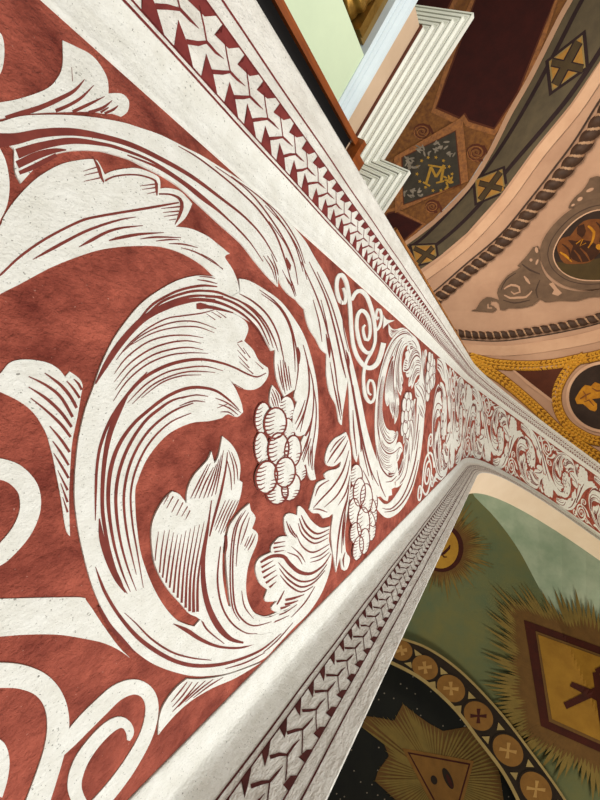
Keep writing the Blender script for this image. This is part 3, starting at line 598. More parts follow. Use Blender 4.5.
for c, b1, b2, w in LOZ:
    cx = sum(q[0] for q in c)/4; cy = sum(q[1] for q in c)/4
    big = [(cx+(x-cx)*1.24, cy+(y-cy)*1.24) for x, y in c]
    lz = solid('cross_lozenge', ['purple'], [('p', big, .014, 0)], GREY, sf)
    solid('lozenge_edge', ['ringpale'], [('p', [(cx+(x-cx)*1.03, cy+(y-cy)*1.03) for x, y in c], .017, 0)], GREY, lz)
    solid('lozenge_field', ['xgold'], [('p', [(cx+(x-cx)*.93, cy+(y-cy)*.93) for x, y in c], .020, 0)], GREY, lz)
    solid('cross', ['xbar', 'purple'], [('l', '%f,%f,%f %f,%f,%f' % (b1[0], b1[1], w*1.2, b1[2], b1[3], w*1.2), .023, 1), ('l', '%f,%f,%f %f,%f,%f' % (b2[0], b2[1], w*1.2, b2[2], b2[3], w*1.2), .0232, 1),
        ('l', '%f,%f,%f %f,%f,%f' % (b1[0], b1[1], w*.85, b1[2], b1[3], w*.85), .026, 0), ('l', '%f,%f,%f %f,%f,%f' % (b2[0], b2[1], w*.85, b2[2], b2[3], w*.85), .0262, 0)], GREY, lz)

# rounded pale arris between the grey band and the spandrel
tag(solid('trim_1', ['pinklight'], [('l', '646,4,11 626,34,11 605,65,11 576,109,10.5 540,153,10 505,201,9.5 472,238,9 444,262,8.5 408,288,8', .05, 0)], NAVE), kind='structure')
tag(solid('trim_2', ['ropedark'], [('l', '640,44,2.4 620,73,2.4 600,100,2.2 575,140,2 552,171,2 527,203,1.8 500,235,1.7 466,264,1.6 436,290,1.5 415,305,1.5', .02, 0)], NAVE), kind='structure')

def rope(name, path, fmap, r, per, label, loc):
    t = thing(name, base_at(fmap, *loc), label, 'moulding', 'rope mouldings around the spandrel')
    pts = spline(P(path), False, 2.0)
    C = [fmap(q[0], q[1], r*.55) for q in pts]
    # even spacing
    d = [0.]
    for a, b in zip(C[:-1], C[1:]): d.append(d[-1]+(b-a).length)
    n = int(d[-1]/per*18); out = []; k = 0
    for i in range(n+1):
        s = d[-1]*i/n
        while k < len(d)-2 and d[k+1] < s: k += 1
        out.append((C[k].lerp(C[k+1], (s-d[k])/(d[k+1]-d[k]+1e-9)), s))
    mb = MB(); NT = 28
    vs = []; ph = []
    for i, (c, s) in enumerate(out):
        a = out[max(i-1, 0)][0]; b = out[min(i+1, n)][0]
        tn = (b-a).normalized(); up = (DC-c).normalized(); sd = tn.cross(up).normalized(); up = sd.cross(tn)
        for j in range(NT):
            th = math.tau*j/NT; p = math.tau*s/per+th
            rr = r*(.72+.28*abs(math.sin(p/2)))
            vs.append(c+sd*(math.cos(th)*rr)+up*(math.sin(th)*rr*.8)); ph.append(p)
    for i in range(n):
        for j in range(NT):
            j2 = (j+1) % NT
            p = (math.tau*out[i][1]/per+math.tau*(j+.5)/NT+math.tau/36) % math.tau
            mb.f.append((i*NT+j, (i+1)*NT+j, (i+1)*NT+j2, i*NT+j2)); mb.m.append(1 if p < 1.15 else 0); mb.sm.append(True)
    mb.v = [tuple(v) for v in vs]
    mb.build('twisted_strand', ['ropedark', 'ropelight'], t)
rope('rope_moulding', '660,28 635,70 610,105 581,149 558,179 533,209 500,245 467,273 437,299 415,312', NAVE, .145, .21, 'dark twisted rope moulding following the curve of the grey arch band', (520, 225))
rope('rope_moulding', '446,331 470,334.5 500,335 533,331 567,325 600,317 650,300', NAVE, .10, .165, 'lower dark rope moulding between the pink spandrel and the gold garland', (530, 331))
tag(solid('trim_3', ['ropedark'], [('l', '446,337,1.2 470,340,1.2 500,341,1.3 533,337,1.3 567,331,1.3 600,323,1.3 650,306,1.3', .012, 0)], NAVE), kind='structure')
tag(solid('trim_4', ['pinklight'], [('l', '452,347,9 480,350,10 510,350.5,10 540,347,11 570,342,11 600,335,12 650,320,12', .03, 0)], NAVE), kind='structure')

# panels painted on the red and gold vault
def ceiling_painting(loc, out, label, inner):
    t = thing('ceiling_painting', base_at(BACK, *loc), label, 'panel')
    solid('gilded_border', ['goldframe'], [('p', out, .03, 0)], BACK, t, 20.)
    solid('rim_line', ['brownred'], [('p', inner[0], .036, 0)], BACK, t, 20.)
    solid('red_field', ['darkred'], [('p', inner[1], .042, 0)], BACK, t, 20.)
def sh(pts, k):
    cx = sum(q[0] for q in pts)/len(pts); cy = sum(q[1] for q in pts)/len(pts)
    out = []
    for x, y in pts:
        l = math.hypot(x-cx, y-cy); out.append((x+(x-cx)/l*k, y+(y-cy)/l*k))
    return out
PA = [(484, -40), (476, 0), (462, 40), (450, 72), (437, 107), (460, 117), (465, 112.5), (469, 119.5), (494, 127.5), (517, 92), (537, 42), (554, 0), (566, -40)]
ceiling_painting((500, 60), sh(PA, 8), 'large dark red panel with a gilded border between the cornice and the grey arch band', (sh(PA, 2.2), PA))
PB = [(405, -40), (413, 0), (417, 4.5), (447, 8), (451, 0), (463, -40)]
ceiling_painting((432, -8), sh(PB, 7), 'dark red panel cut by the top of the picture, above the white cornice tip', (sh(PB, 2), PB))
PC = [(388, 214), (395, 212.5), (421, 224.5), (404, 239), (392, 244), (380, 226)]
ceiling_painting((402, 226), sh(PC, 5), 'small dark red panel wedged under the monogram panel beside the pier', (sh(PC, 1.6), PC))
mp = thing('diamond_painting', base_at(BACK, 430, 165), 'slate diamond painting with a gold letter M and ring of stars, gilded frame', 'panel')
FO = [(462.5, 117), (468.5, 181), (395, 213), (394, 157)]; FI = [(455, 131.5), (460, 187 - 3), (404, 204), (402.5, 158)]
solid('frame', ['goldframe'], [('p', FO, .09, 0)], BACK, mp)
solid('frame_lip', ['brownred'], [('p', sh(FI, 1.4), .095, 0)], BACK, mp)
solid('field', ['mono'], [('p', FI, .10, 0)], BACK, mp)
solid('letter', ['mgold'], [('l', '426,184,2.6 431,167,2.6', .106, 0), ('l', '431,167,2.6 436,177,2.4', .1062, 0), ('l', '436,177,2.4 444,165,2.6', .106, 0), ('l', '444,165,2.6 441,181,2.6', .1062, 0), ('l', '423,182,1.8 430,186,1.8', .1064, 0), ('l', '428,165,1.8 446,168,1.8', .1064, 0), ('l', '436,183,1.8 444,181,1.8', .1064, 0)], BACK, mp)
rnd = random.Random(4)
for k in range(14):
    a = math.tau*k/14; x, y = 434.5+17.5*math.cos(a)+2.5*math.sin(a), 174+17*math.sin(a)
    st = [(x+(2.1 if i % 2 == 0 else .9)*math.cos(math.tau*i/10), y+(2.1 if i % 2 == 0 else .9)*math.sin(math.tau*i/10)) for i in range(10)]
    solid('star', ['mgold'], [('p', st, .107, 0)], BACK, mp)
for cx, cy, n, sp in ((412, 163, 16, 7), (424, 151, 10, 6), (441, 146, 9, 6), (409, 193, 8, 5), (422, 193, 4, 4), (451, 154, 4, 3)):
    mbp = []
    for i in range(n):
        x, y = cx+rnd.uniform(-sp, sp), cy+rnd.uniform(-sp, sp)*.8; a = rnd.uniform(0, 180)
        mbp.append(('p', ell(x, y, rnd.uniform(2, 3.4), rnd.uniform(.7, 1.2), a, 10), .105+.001*i, 0))
    solid('leaf_spray', ['silver'], mbp, BACK, mp)
solid('gold_sprig', ['mgold'], [('p', ell(448+rnd.uniform(-4, 4), 183+rnd.uniform(-7, 7), 2.6, 1., rnd.uniform(0, 180), 10), .108+.001*i, 0) for i in range(10)], BACK, mp)
def swirl(cx, cy, r, turns, w0, rot=0, sq=.85):
    n = int(turns*10); pts = []
    for i in range(n+1):
        a = rot+math.tau*turns*i/n; q = r*(1-.86*i/n)
        pts.append('%.2f,%.2f,%.2f' % (cx+q*math.cos(a), cy+q*sq*math.sin(a), w0*(1-.5*i/n)))
    return ' '.join(pts)
for cx, cy, r, lab in ((423, 131, 10, 'brown painted scroll left of the monogram panel, beside the cornice'), (477, 152, 11, 'brown painted scroll right of the monogram panel, beside the grey arch band'), (433, 206, 8, 'brown painted scroll below the monogram panel')):
    tag(solid('painted_scroll', ['brownred', 'goldframe'], [('l', swirl(cx, cy, r, 2.4, 2.6, 1.0), .02, 0), ('l', swirl(cx-1, cy+1, r*.9, 2.2, 1.1, 1.3), .024, 1), ('l', '%f,%f,1.5 %f,%f,2.6 %f,%f,1' % (cx+r*.6, cy-r*.6, cx+r, cy+r*.3, cx+r*1.1, cy+r*1.1), .021, 0)], BACK), lab, 'ornament', 'painted scrolls around the monogram panel')

# oval medallion with a robed figure
om = thing('oval_medallion', base_at(NAVE, 590, 246), 'oval painted medallion of a robed figure in a grey brown stucco frame', 'medallion')
OO = outline('600,198.5 585,202.5 570,210 556,222 545,236 540,250 542,264 550,276 565,285.5 584,289.5 600,288.5 622,285 642,274 652,256 648,232 630,208 615,200')
OI = outline('600,210.5 588,213.5 575,221.5 563,234 556,246 554,256 558,266.5 568,275 580,279 592,280 606,279 622,272 632,258 633,240 626,222 612,212')
solid('frame', ['stucco'], [('p', OO, .08, 0)], NAVE, om)
mid = [((a[0]*.45+b[0]*.55), (a[1]*.45+b[1]*.55)) for a, b in zip([OO[int(i*len(OO)/60)] for i in range(60)], [OI[int(i*len(OI)/60)] for i in range(60)])]
solid('frame_groove', ['ropedark'], [('l', ' '.join('%.1f,%.1f,.9' % p for p in mid), .084, 0)], NAVE, om)
solid('inner_rim', ['pinklight'], [('p', sh(OI, 1.2), .09, 0)], NAVE, om)
pic = solid('picture', ['medal', 'medfloor'], [('p', OI, .094, 0), ('p', '556,262 566,263 580,262 600,258 630,252 632,262 618,273 600,279.5 580,279 566,274 559,268', .098, 1)], NAVE, om)
solid('robe', ['robe', 'robedark', 'figgold'], [
    ('p', '559,255 557,246 562,238 570,236 576,228 584,221 593,219 604,220 612,228 610,242 600,252 590,262 576,264 564,263', .102, 0),
    ('p', '568,240 573,246 570,256 578,262 592,260 600,250 594,243 584,240 576,241', .106, 1),
    ('p', '578,226 584,224 586,231 582,238 577,234', .107, 1),
    ('l', '560,252,1.5 566,256,2.5 572,262,1', .108, 2), ('l', '562,244,1 569,250,2 570,260,1', .108, 1), ('l', '574,250,1 579,256,2 582,262,1', .110, 0), ('l', '580,248,1 586,254,2 590,261,1', .110, 0),
    ('l', '576,244,.8 583,239,1.2 580,246,.9 586,243,.8', .112, 2), ('l', '588,226,2 594,232,3 592,242,2 588,248,1', .108, 2), ('l', '596,222,1 602,230,2.5 600,242,1.5', .108, 1), ('p', ell(599, 247, 3.4, 2.8, 20, 14), .113, 2)], NAVE, pic)
solid('crest', ['stucco', 'pink'], [('p', '568,208 574,198 582,191 587,184* 590,178 597,176 606,178 612,176 614,192 604,198 590,201 578,206', .06, 0), ('p', ell(580, 199, 3, 1.8, -30, 12), .066, 1), ('p', ell(590, 190, 4.2, 1.6, -25, 12), .066, 1), ('p', ell(573, 205, 2, 1.1, -30, 10), .066, 1)], NAVE, om)
solid('scrolling_bracket', ['stucco', 'pink', 'ropedark'], [
    ('p', '471,310.5* 476,309 480,302 487,297 495,298.5 499,300 497,293 500,285 508,275 518,269 521,266 517,266* 522,261 528,254 533,247* 538,246 540,252 540,262 546,276 558,286 575,291 592,291 604,289 604,296 590,297 575,301 560,300.5 545,302 540,299 533,305 520,308 508,308 505,310 500,309.5 499,304 496,301 491,301 490,304.5 494,306.5 497,309 493,312 485,311.5 478,311', .06, 0),
    ('l', '504,289,1.2 511,285,2.2 519,287,2.2 520,292,1.8 514,294,1.6 511,291.5,1', .066, 1), ('l', '504,295,1 510,298,2 518,297.5,2.2 526,297,2 532,291,1', .066, 1), ('l', '524,276,1 527,280,3 530,284,1', .066, 1), ('p', '549,284 553,282 557,288 562,293 558,296 552,294* 554,290', .066, 1), ('p', ell(536.5, 250, 1.6, 3, -10, 12), .066, 1), ('p', ell(531, 260, 1.6, 1.6, 0, 10), .066, 1), ('p', ell(537, 262, 1.2, 3, 20, 10), .066, 1), ('l', '488,304,1 488,308,1.6 492,308,1', .066, 1),
    ('l', '522,264,1 530,270,2 540,274,1', .0662, 2), ('l', '503,300,.8 515,303,1.4 530,300,.8', .0662, 2), ('l', '501,290,.7 506,280,1.2 516,273,.7', .0662, 2), ('l', '540,280,.8 536,290,1.4 538,298,.8', .0662, 2)], NAVE, om)

# gold garlands, dark triangle and round medallion
def garland(path, label, loc, w):
    t = thing('laurel_garland', base_at(NAVE, *loc), label, 'garland', 'gold laurel garlands over the arch')
    pts = spline(P(path), False, 1.0)
    solid('ground_strip', ['laurelback'], [('l', path.replace(' ', ',%g ' % w)+',%g' % w, .03, 0)], NAVE, t)
    mb = MB(); acc = 0.; last = pts[0]; k = 0
    for i in range(1, len(pts)-1):
        acc += math.hypot(pts[i][0]-last[0], pts[i][1]-last[1]); last = pts[i]
        if acc < 3.7: continue
        acc = 0.; k += 1
        tx, ty = pts[i+1][0]-pts[i-1][0], pts[i+1][1]-pts[i-1][1]; l = math.hypot(tx, ty); tx /= l; ty /= l; nx, ny = -ty, tx
        for o, sl in ((-.30, -.5), (0., 0.), (.30, .5)):
            x, y = pts[i][0]+nx*o*w+tx*(abs(o)*-3), pts[i][1]+ny*o*w+ty*(abs(o)*-3)
            ax, ay = tx+nx*sl, ty+ny*sl; l = math.hypot(ax, ay); ax /= l; ay /= l; bx, by = -ay, ax
            q = [(x-ax*3.1, y-ay*3.1), (x-ax*.6+bx*1.9, y-ay*.6+by*1.9), (x+ax*3.4, y+ay*3.4), (x-ax*.6-bx*1.9, y-ay*.6-by*1.9)]
            vs = [NAVE(a, b, .045) for a, b in q]+[NAVE(x, y, .085)]
            fs = [(0, 1, 4), (1, 2, 4), (2, 3, 4), (3, 0, 4)]
            if (vs[1]-vs[0]).cross(vs[4]-vs[0]).dot(DC-vs[0]) < 0: fs = [f[::-1] for f in fs]
            mb.add(vs, fs, 0)
    mb.build('leaves', ['laurel'], t)
garland('468,356 484,361.5 500,364.5 530,366 555,364 575,360 600,355 640,342', 'gold laurel garland running under the pale band above the dark triangle', (530, 366), 11)
garland('470,358 483,368 500,378 520,394 540,412 556,428 574,441 600,458 640,485', 'gold laurel garland running along the edge of the white arch', (520, 394), 11)
garland('585,356 573,364 563,377 557,392 558,408 566,423 580,434 598,441 625,441', 'gold laurel garland curving around the round medallion', (560, 400), 10.5)
sp = thing('painted_triangle', base_at(NAVE, 546, 378), 'dark red brown painted triangle between the gold garlands', 'panel')
TR = [(514, 369.5), (568, 366.5), (560, 380), (551.5, 399), (532, 384)]
solid('rim', ['pinklight'], [('p', sh(TR, 4), .032, 0)], NAVE, sp); solid('field', ['brownred'], [('p', TR, .038, 0)], NAVE, sp)
rm = thing('round_medallion', base_at(NAVE, 604, 397), 'dark round medallion with golden drapery inside the gold garland', 'medallion')
solid('rim', ['pinklight'], [('p', ell(606, 397, 40, 36, 0, 60), .05, 0)], NAVE, rm)
solid('field', ['medal'], [('p', ell(606, 397, 37, 33, 0, 60), .056, 0)], NAVE, rm)
solid('drapery', ['figgold', 'robe'], [('p', '575,399* 579,392 585,385 591,386 595,382* 600,384 612,382 616,392 606,397 592,399* 597,404 597,409 595,411.5 590,410 583,404 577,404', .064, 0), ('l', '580,399,.8 586,395,1.8 591,393,.8', .068, 1), ('l', '584,402,.6 589,400,1.4 594,406,.6', .068, 1), ('l', '592,388,.6 597,391,1.6 606,390,.6', .068, 1), ('l', '583,391,.6 586,395,1.2 586,400,.6', .068, 1)], NAVE, rm)

# ------------------------------------------------------------------ chapel vault behind the arch
CH = smap(8.6)
GROIN = line_pts('466,482 475,497 490,512 505,530 520,552 535,580 552,612 566,640 580,672 600,720 620,770')
def CHL(u, v, h): return on_dome(u, v, 8.6-.014*pdist(u, v, GROIN)-h)
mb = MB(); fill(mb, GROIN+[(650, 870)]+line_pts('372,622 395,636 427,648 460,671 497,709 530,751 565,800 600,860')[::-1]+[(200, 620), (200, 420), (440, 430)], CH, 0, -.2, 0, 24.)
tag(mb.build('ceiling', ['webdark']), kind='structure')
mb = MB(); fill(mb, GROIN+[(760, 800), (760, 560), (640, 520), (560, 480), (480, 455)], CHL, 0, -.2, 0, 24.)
tag(mb.build('ceiling', ['weblit']), kind='structure')  # lit web, its brightness is partly in the fresco colour
def rays(cx, cy, r0, r1, n, fmap, name, mats, parent, h, seed, jag=.25, sq=1.0, a0=0, a1=math.tau):
    rd = random.Random(seed); mb = MB()
    for i in range(n):
        a = a0+(a1-a0)*(i+.5)/n; da = (a1-a0)/n*.56
        r = r1*(1-jag*rd.random())
        q = [(cx+r0*math.cos(a-da), cy+r0*sq*math.sin(a-da)), (cx+(r*.7)*math.cos(a-da*.85), cy+r*.7*sq*math.sin(a-da*.85)), (cx+r*math.cos(a), cy+r*sq*math.sin(a)), (cx+(r*.7)*math.cos(a+da*.85), cy+r*.7*sq*math.sin(a+da*.85)), (cx+r0*math.cos(a+da), cy+r0*sq*math.sin(a+da))]
        fill(mb, q, fmap, h+.0006*(i % 2), h-.02, i % len(mats))
    return mb.build(name, mats, parent)
sm = thing('sunburst_medallion', base_at(CH, 442, 548), 'gold disc medallion with brown and gold rays just behind the pier edge', 'medallion')
rays(442, 548, 14, 56, 110, CH, 'gold_rays', ['sun'], sm, .02, 3, .4)
rays(442, 548, 12, 40, 100, CH, 'brown_rays', ['sunbrown'], sm, .03, 5, .22)
solid('ring', ['maroon'], [('p', ell(442, 548, 21.5, 24), .04, 0)], CH, sm)
solid('disc', ['disc'], [('p', ell(441, 548, 17.5, 20.5), .05, 0)], CH, sm)
solid('letter', ['maroon'], [('l', '433,561,1 437,556,2.6 444,553,2.8 449,548,2.6 450,545,1', .056, 0), ('l', '441,553,1 444,557,1.6 447,557,.8', .0562, 0)], CH, sm)

def lightside(px, py):
    best = 1e9; sd = 1.
    for (a, b), (c, d) in zip(GROIN[:-1], GROIN[1:]):
        ux, uy = c-a, d-b; t = max(0, min(1, ((px-a)*ux+(py-b)*uy)/(ux*ux+uy*uy)))
        q = math.hypot(a+t*ux-px, b+t*uy-py)
        if q < best: best = q; sd = ux*(py-b)-uy*(px-a)
    return best if sd < 0 else 0.
def CHQ(u, v, h): return on_dome(u, v, 8.5-.0145*lightside(u, v)-h)
ms = thing('monogram_square', base_at(CHQ, 585, 690), 'gold square with maroon border and crossed maroon letters in a burst of rays', 'panel')
def square_burst(k0, k1, n, seed, mats, name, h, jag):
    Q = [(524, 620), (541, 726), (668, 782), (648, 664)]; cx, cy = 594, 697; rd = random.Random(seed); mb = MB(); per = []
    for i in range(4):
        a, b = Q[i], Q[(i+1) % 4]
        for j in range(n): per.append((a[0]+(b[0]-a[0])*j/n, a[1]+(b[1]-a[1])*j/n))
    for i in range(len(per)):
        a, b = per[i], per[(i+1) % len(per)]; m = ((a[0]+b[0])/2, (a[1]+b[1])/2); l = math.hypot(m[0]-cx, m[1]-cy)
        e = k1*(1-jag*rd.random()); ex = (m[0]+(m[0]-cx)/l*e, m[1]+(m[1]-cy)/l*e)
        a2 = (a[0]+(a[0]-cx)/l*e*.6, a[1]+(a[1]-cy)/l*e*.6); b2 = (b[0]+(b[0]-cx)/l*e*.6, b[1]+(b[1]-cy)/l*e*.6)
        aa = (cx+(a[0]-cx)*.9, cy+(a[1]-cy)*.9); bb = (cx+(b[0]-cx)*.9, cy+(b[1]-cy)*.9)
        fill(mb, [aa, a2, ex, b2, bb], CHQ, h+.0006*(i % 2), h-.02, i % len(mats), 7.)
    mb.build(name, mats, ms)
square_burst(0, 55, 40, 1, ['sun'], 'gold_rays', .02, .55)
square_burst(0, 26, 44, 2, ['sunbrown'], 'brown_rays', .03, .35)
solid('border', ['maroon'], [('p', [(524, 620), (541, 726), (668, 782), (648, 664)], .05, 0)], CHQ, ms, cell=3.)
solid('fillet', ['sunbrown'], [('p', [(535.5, 631), (549, 721.5), (658, 770), (640, 669)], .07, 0)], CHQ, ms, cell=3.)
solid('field', ['squaregold'], [('p', [(538, 634.5), (552, 719), (656, 766), (638, 671)], .09, 0)], CHQ, ms, cell=3.)
solid('monogram', ['maroon'], [('l', '565,706,7 600,689,8 632,672,7', .110, 0), ('l', '571,684,5 600,698,8 630,714,7', .1103, 0), ('l', '596,672,7 600,697,8 606,742,7', .1106, 0), ('l', '596,672,6 612,666,7 618,676,7 608,686,5', .1109, 0)], CHQ, ms)

# band of cross roundels and the dark vault with the eye
RB_O = '372,622 395,636 427,648 460,671 497,709 530,751 565,800 600,860'
RB_I = '365,652 390,662 423,680 455,709 479,740 503,772 521,806 550,870'
ro = line_pts(RB_O); ri = line_pts(RB_I)
def CB(u, v, h): return on_dome(u, v, 8.28-h)
def NI(u, v, h): return on_dome(u, v, 9.1-h)
cb = thing('roundel_band', base_at(CB, 470, 705), 'dark curved band of ochre roundels with crosses around the night blue vault', 'frieze')
mb = MB(); fill(mb, ro+ri[::-1], CB, 0, -.5, 0, 16.); mb.build('band', ['ringdark'], cb)
solid('edge_line', ['ringpale'], [('l', RB_I.replace(' ', ',3.4 ')+',3.4', .03, 0)], CB, cb)
solid('edge_line', ['ringpale'], [('l', RB_O.replace(' ', ',2.4 ')+',2.4', .03, 0)], CB, cb)
RC = [(376, 637, 12, 12, 20), (401.5, 650.5, 12.5, 11, 30), (425, 667.5, 15.4, 12.6, 38), (451, 688.5, 17.2, 13.5, 42), (478.5, 716, 18.4, 14, 46), (508, 750.5, 20, 14.5, 50), (536, 789, 21.5, 15, 52), (566, 832, 22, 15, 54)]
for i, (cx, cy, rx, ry, rot) in enumerate(RC):
    rd = solid('roundel', ['ringpale', 'ringdark', 'ringgold'], [('p', ell(cx, cy, rx*1.0, ry*1.0, rot), .02, 1), ('p', ell(cx, cy, rx*.90, ry*.90, rot), .026, 2)], CB, cb)
    a = math.radians(rot-45+8*(i % 2)); c, s_ = math.cos(a), math.sin(a); k = rx*.44
    b = math.radians(rot+45); c2, s2 = math.cos(b), math.sin(b)
    solid('cross', ['crossochre' if i not in (4, ) else 'maroon'], [('l', '%f,%f,4 %f,%f,2 %f,%f,4' % (cx-c*k, cy-s_*k*.9, cx, cy, cx+c*k, cy+s_*k*.9), .032, 0), ('l', '%f,%f,4 %f,%f,2 %f,%f,4' % (cx-c2*k, cy-s2*k*.9, cx, cy, cx+c2*k, cy+s2*k*.9), .0323, 0)], CB, rd)
    if i < len(RC)-1:
        nx, ny = RC[i+1][0], RC[i+1][1]; mx, my = (cx+nx)/2, (cy+ny)/2; tx, ty = nx-cx, ny-cy; l = math.hypot(tx, ty); tx /= l; ty /= l
        for sgn in (-1, 1):
            ox, oy = mx-ty*sgn*ry*.78, my+tx*sgn*ry*.78
            solid('corner_triangle', ['ringpale'], [('p', [(ox-tx*5, oy-ty*5), (ox+tx*5, oy+ty*5), (mx-ty*sgn*ry*.34, my+tx*sgn*ry*.34)], .02, 0)], CB, cb)
mb = MB(); fill(mb, ri+[(560, 920), (200, 900), (180, 580), (330, 590)], NI, 0, -.2, 0, 24.)
rd_ = random.Random(9)
for i in range(130):
    x, y = rd_.uniform(335, 520), rd_.uniform(665, 800); fill(mb, ell(x, y, .8, .8, 0, 6), NI, .01, 0, 1)
tag(mb.build('ceiling', ['night', 'silver']), kind='structure')
ey = thing('eye_triangle', base_at(NI, 440, 780), 'gold triangle with an eye in a burst of rays on the night blue vault', 'emblem')
RAYO = [(403, 704), (417, 715), (430, 724), (443, 731), (455, 729), (466, 727), (480, 735), (492, 752), (500, 775), (505, 810), (480, 850), (440, 850), (405, 815), (398, 802), (375, 781), (378, 771), (389, 756), (384, 744), (362, 727), (366, 716), (380, 718), (394, 721)]
solid('ray_field', ['sunbrown'], [('p', RAYO, .02, 0)], NI, ey, 14.)
mb = MB(); per = []
for i in range(len(RAYO)):
    a, b = RAYO[i], RAYO[(i+1) % len(RAYO)]; n = max(1, int(math.hypot(b[0]-a[0], b[1]-a[1])/4.2))
    for j in range(n): per.append((a[0]+(b[0]-a[0])*j/n, a[1]+(b[1]-a[1])*j/n))
for q in per:
    cx, cy = 437, 779; e = rd_.uniform(.98, 1.06); x, y = cx+(q[0]-cx)*e, cy+(q[1]-cy)*e; l = math.hypot(x-cx, y-cy); nx, ny = -(y-cy)/l, (x-cx)/l
    p0 = (cx+(x-cx)*.25, cy+(y-cy)*.25); p1 = (cx+(x-cx)*.8, cy+(y-cy)*.8)
    fill(mb, [(p0[0]+nx*.5, p0[1]+ny*.5), (p1[0]+nx*1.1, p1[1]+ny*1.1), (x, y), (p1[0]-nx*1.1, p1[1]-ny*1.1), (p0[0]-nx*.5, p0[1]-ny*.5)], NI, .03, .0, 0)
mb.build('rays', ['sun'], ey)
solid('triangle', ['ringgold'], [('p', [(402, 748), (474, 761), (452, 842)], .05, 0)], NI, ey)
solid('triangle_border', ['maroon'], [('p', [(407.5, 752), (470.5, 763.5), (451, 833)], .056, 0)], NI, ey)
solid('triangle_field', ['ringgold'], [('p', [(410, 754), (468.5, 765), (450.5, 828)], .062, 0)], NI, ey)
solid('eye', ['ringdark', 'maroon'], [('p', ell(434, 780, 3.2, 4.8, -20, 16), .068, 0), ('p', ell(448, 778.5, 3.8, 11.5, -24, 20), .068, 0), ('p', ell(449.5, 781, 1.8, 8, -24, 16), .072, 1)], NI, ey)

# ------------------------------------------------------------------ altarpiece entablature, column and wooden board
VA = Vector((.7828, .6223, 0)); VB = Vector((-.6223, .7828, 0)); VZ = Vector((0, 0, 1))
def abz(a, b, z): return CAM+VA*a+VB*b+VZ*z
al = thing('altarpiece', tuple(abz(-2.7, -1.2, -1.6)), 'pale green altarpiece with a white stepped cornice and tan frieze, standing beside the pier', 'altarpiece')
AF, AF2, BL, B1, BE = -2.72, -2.37, -2.25, -.973, -.35
def plan(p): return [(-3.4, BL-p), (AF+p, BL-p), (AF+p, B1-p), (AF2+p, B1-p), (AF2+p, BE)]
def mould(name, prof, m):
    mb = MB(); n = len(prof); rows = [[abz(a, b, z) for a, b in plan(p)] for p, z in prof]
    vs = [v for r in rows for v in r]; k = 5
    mb.add(vs, [(i*k+j, i*k+j+1, (i+1)*k+j+1, (i+1)*k+j) for i in range(n-1) for j in range(k-1)], 0)
    mb.add([rows[i][4] for i in range(n)], [tuple(range(n))], 0); mb.add([rows[i][0] for i in range(n)], [tuple(reversed(range(n)))], 0)
    return mb.build(name, [m], al)
mould('architrave', [(-.1, 2.56), (.012, 2.56), (.012, 2.60), (.022, 2.605), (.022, 2.645), (.030, 2.65), (.036, 2.665), (.046, 2.685), (.062, 2.70), (.062, 2.725), (-.1, 2.725)], 'bluewhite')
mould('frieze', [(.03, 2.72), (.03, 2.965), (-.1, 2.965)], 'tan')
mould('shadow_fillet', [(.03, 2.93), (.047, 2.932), (.047, 2.958), (.03, 2.958)], 'brownred')
cp = [(-.1, 2.955), (.05, 2.955)]
p_, z_ = .05, 2.955
for i in range(5):
    dp = .0554
    cp += [(p_, z_+.030), (p_+.006, z_+.036), (p_+.020, z_+.036), (p_+.024, z_+.030), (p_+.034, z_+.030), (p_+.034, z_+.085), (p_+.045, z_+.085), (p_+.045, z_+.030), (p_+dp, z_+.030)]
    p_ += dp; z_ += .030
cp += [(p_, 3.15), (-.3, 3.17)]
mould('cornice', cp, 'enamel')
mb = MB(); box(mb, abz(-2.96, (-1.725+B1)/2, .48), (VA, VB, VZ), (.48, B1+1.725, 4.16)); mb.build('green_panel', ['green'], al)
mb = MB(); box(mb, abz(-2.785, (B1+BE)/2, .48), (VA, VB, VZ), (.83, BE-B1, 4.16)); mb.build('green_panel', ['green'], al)
mb = MB(); box(mb, abz(-3.1, -2.0, .48), (VA, VB, VZ), (.2, .55, 4.16)); mb.build('recessed_pilaster', ['pilaster'], al)
co = thing('gilded_column', tuple(abz(-2.90, -1.96, -1.6)), 'gilded column with a fluted capital beside the pale green altarpiece panel', 'column')
mb = MB()
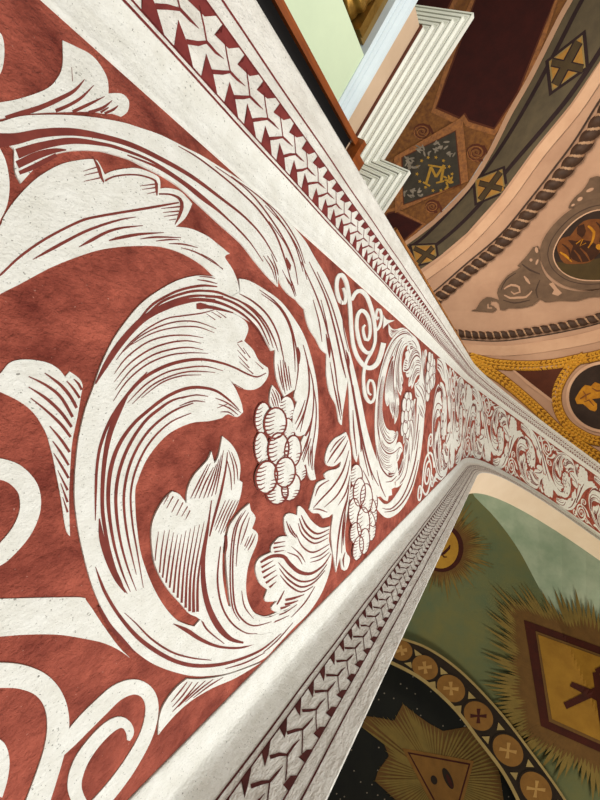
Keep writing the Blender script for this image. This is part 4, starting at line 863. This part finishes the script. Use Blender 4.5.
def lathe(mb, a, b, prof, n, flute=0., nf=12, mi=0):
    vs = []
    for r, z in prof:
        for i in range(n):
            t = math.tau*i/n; q = r*(1+flute*math.cos(nf*t)); vs.append(abz(a+q*math.cos(t), b+q*math.sin(t), z))
    k = len(prof)
    mb.add(vs, [(i*n+j, i*n+(j+1) % n, (i+1)*n+(j+1) % n, (i+1)*n+j) for i in range(k-1) for j in range(n)]+[tuple(reversed(range(n))), tuple((k-1)*n+j for j in range(n))], mi, True)
CA_, CB_ = -2.90, -1.96
lathe(mb, CA_, CB_, [(.15, -1.6), (.15, -1.45), (.11, -1.4), (.105, 2.02)], 36, .04, 12); mb.build('shaft', ['pilaster'], co)
mb = MB(); lathe(mb, CA_, CB_, [(.105, 2.02), (.13, 2.05), (.11, 2.09), (.13, 2.15), (.175, 2.21), (.20, 2.28), (.19, 2.35), (.14, 2.385)], 72, .07, 12); mb.build('capital', ['brass'], co)
mb = MB(); box(mb, abz(CA_, CB_, 2.415), (VA, VB, VZ), (.38, .40, .07)); mb.build('abacus', ['brass'], co)
mb = MB(); box(mb, abz(CA_-.03, CB_, 2.503), (VA, VB, VZ), (.30, .34, .11)); mb.build('block', ['pilaster'], co)

bd = thing('wooden_board', tuple(abz(-2.1, -.8, -1.6)), 'tall shadow-black wooden board with an orange brown edge between the pier and the altarpiece', 'board')
mb = MB(); box(mb, abz(-2.13, -.68, .34), (VA, VB, VZ), (.05, .62, 3.88)); mb.build('panel', ['woodshade'], bd)  # shadowed gap beside the edge strip, painted as a near-black panel
mb = MB(); box(mb, abz(-2.10, -1.005, .36), (VA, VB, VZ), (.06, .04, 3.92)); mb.build('edge_strip', ['wood'], bd)
mb = MB(); box(mb, abz(-2.07, -.92, 2.34), (VA, VB, VZ), (.10, .24, .05)); box(mb, abz(-2.07, -.88, 2.42), (VA, VB, VZ), (.08, .16, .10)); mb.build('top_rail', ['wood'], bd)

mb = MB(); box(mb, abz(-3.5, -.5, .75), (VA, VB, VZ), (.18, 9.0, 4.7))
tag(mb.build('wall_left', ['green']), kind='structure')
# ------------------------------------------------------------------ floor under the pier
mb = MB(); mb.add([(-4, -6, 0), (9, -6, 0), (9, 8, 0), (-4, 8, 0)], [(0, 1, 2, 3)], 0)
tag(mb.build('floor', ['floor']), kind='structure')
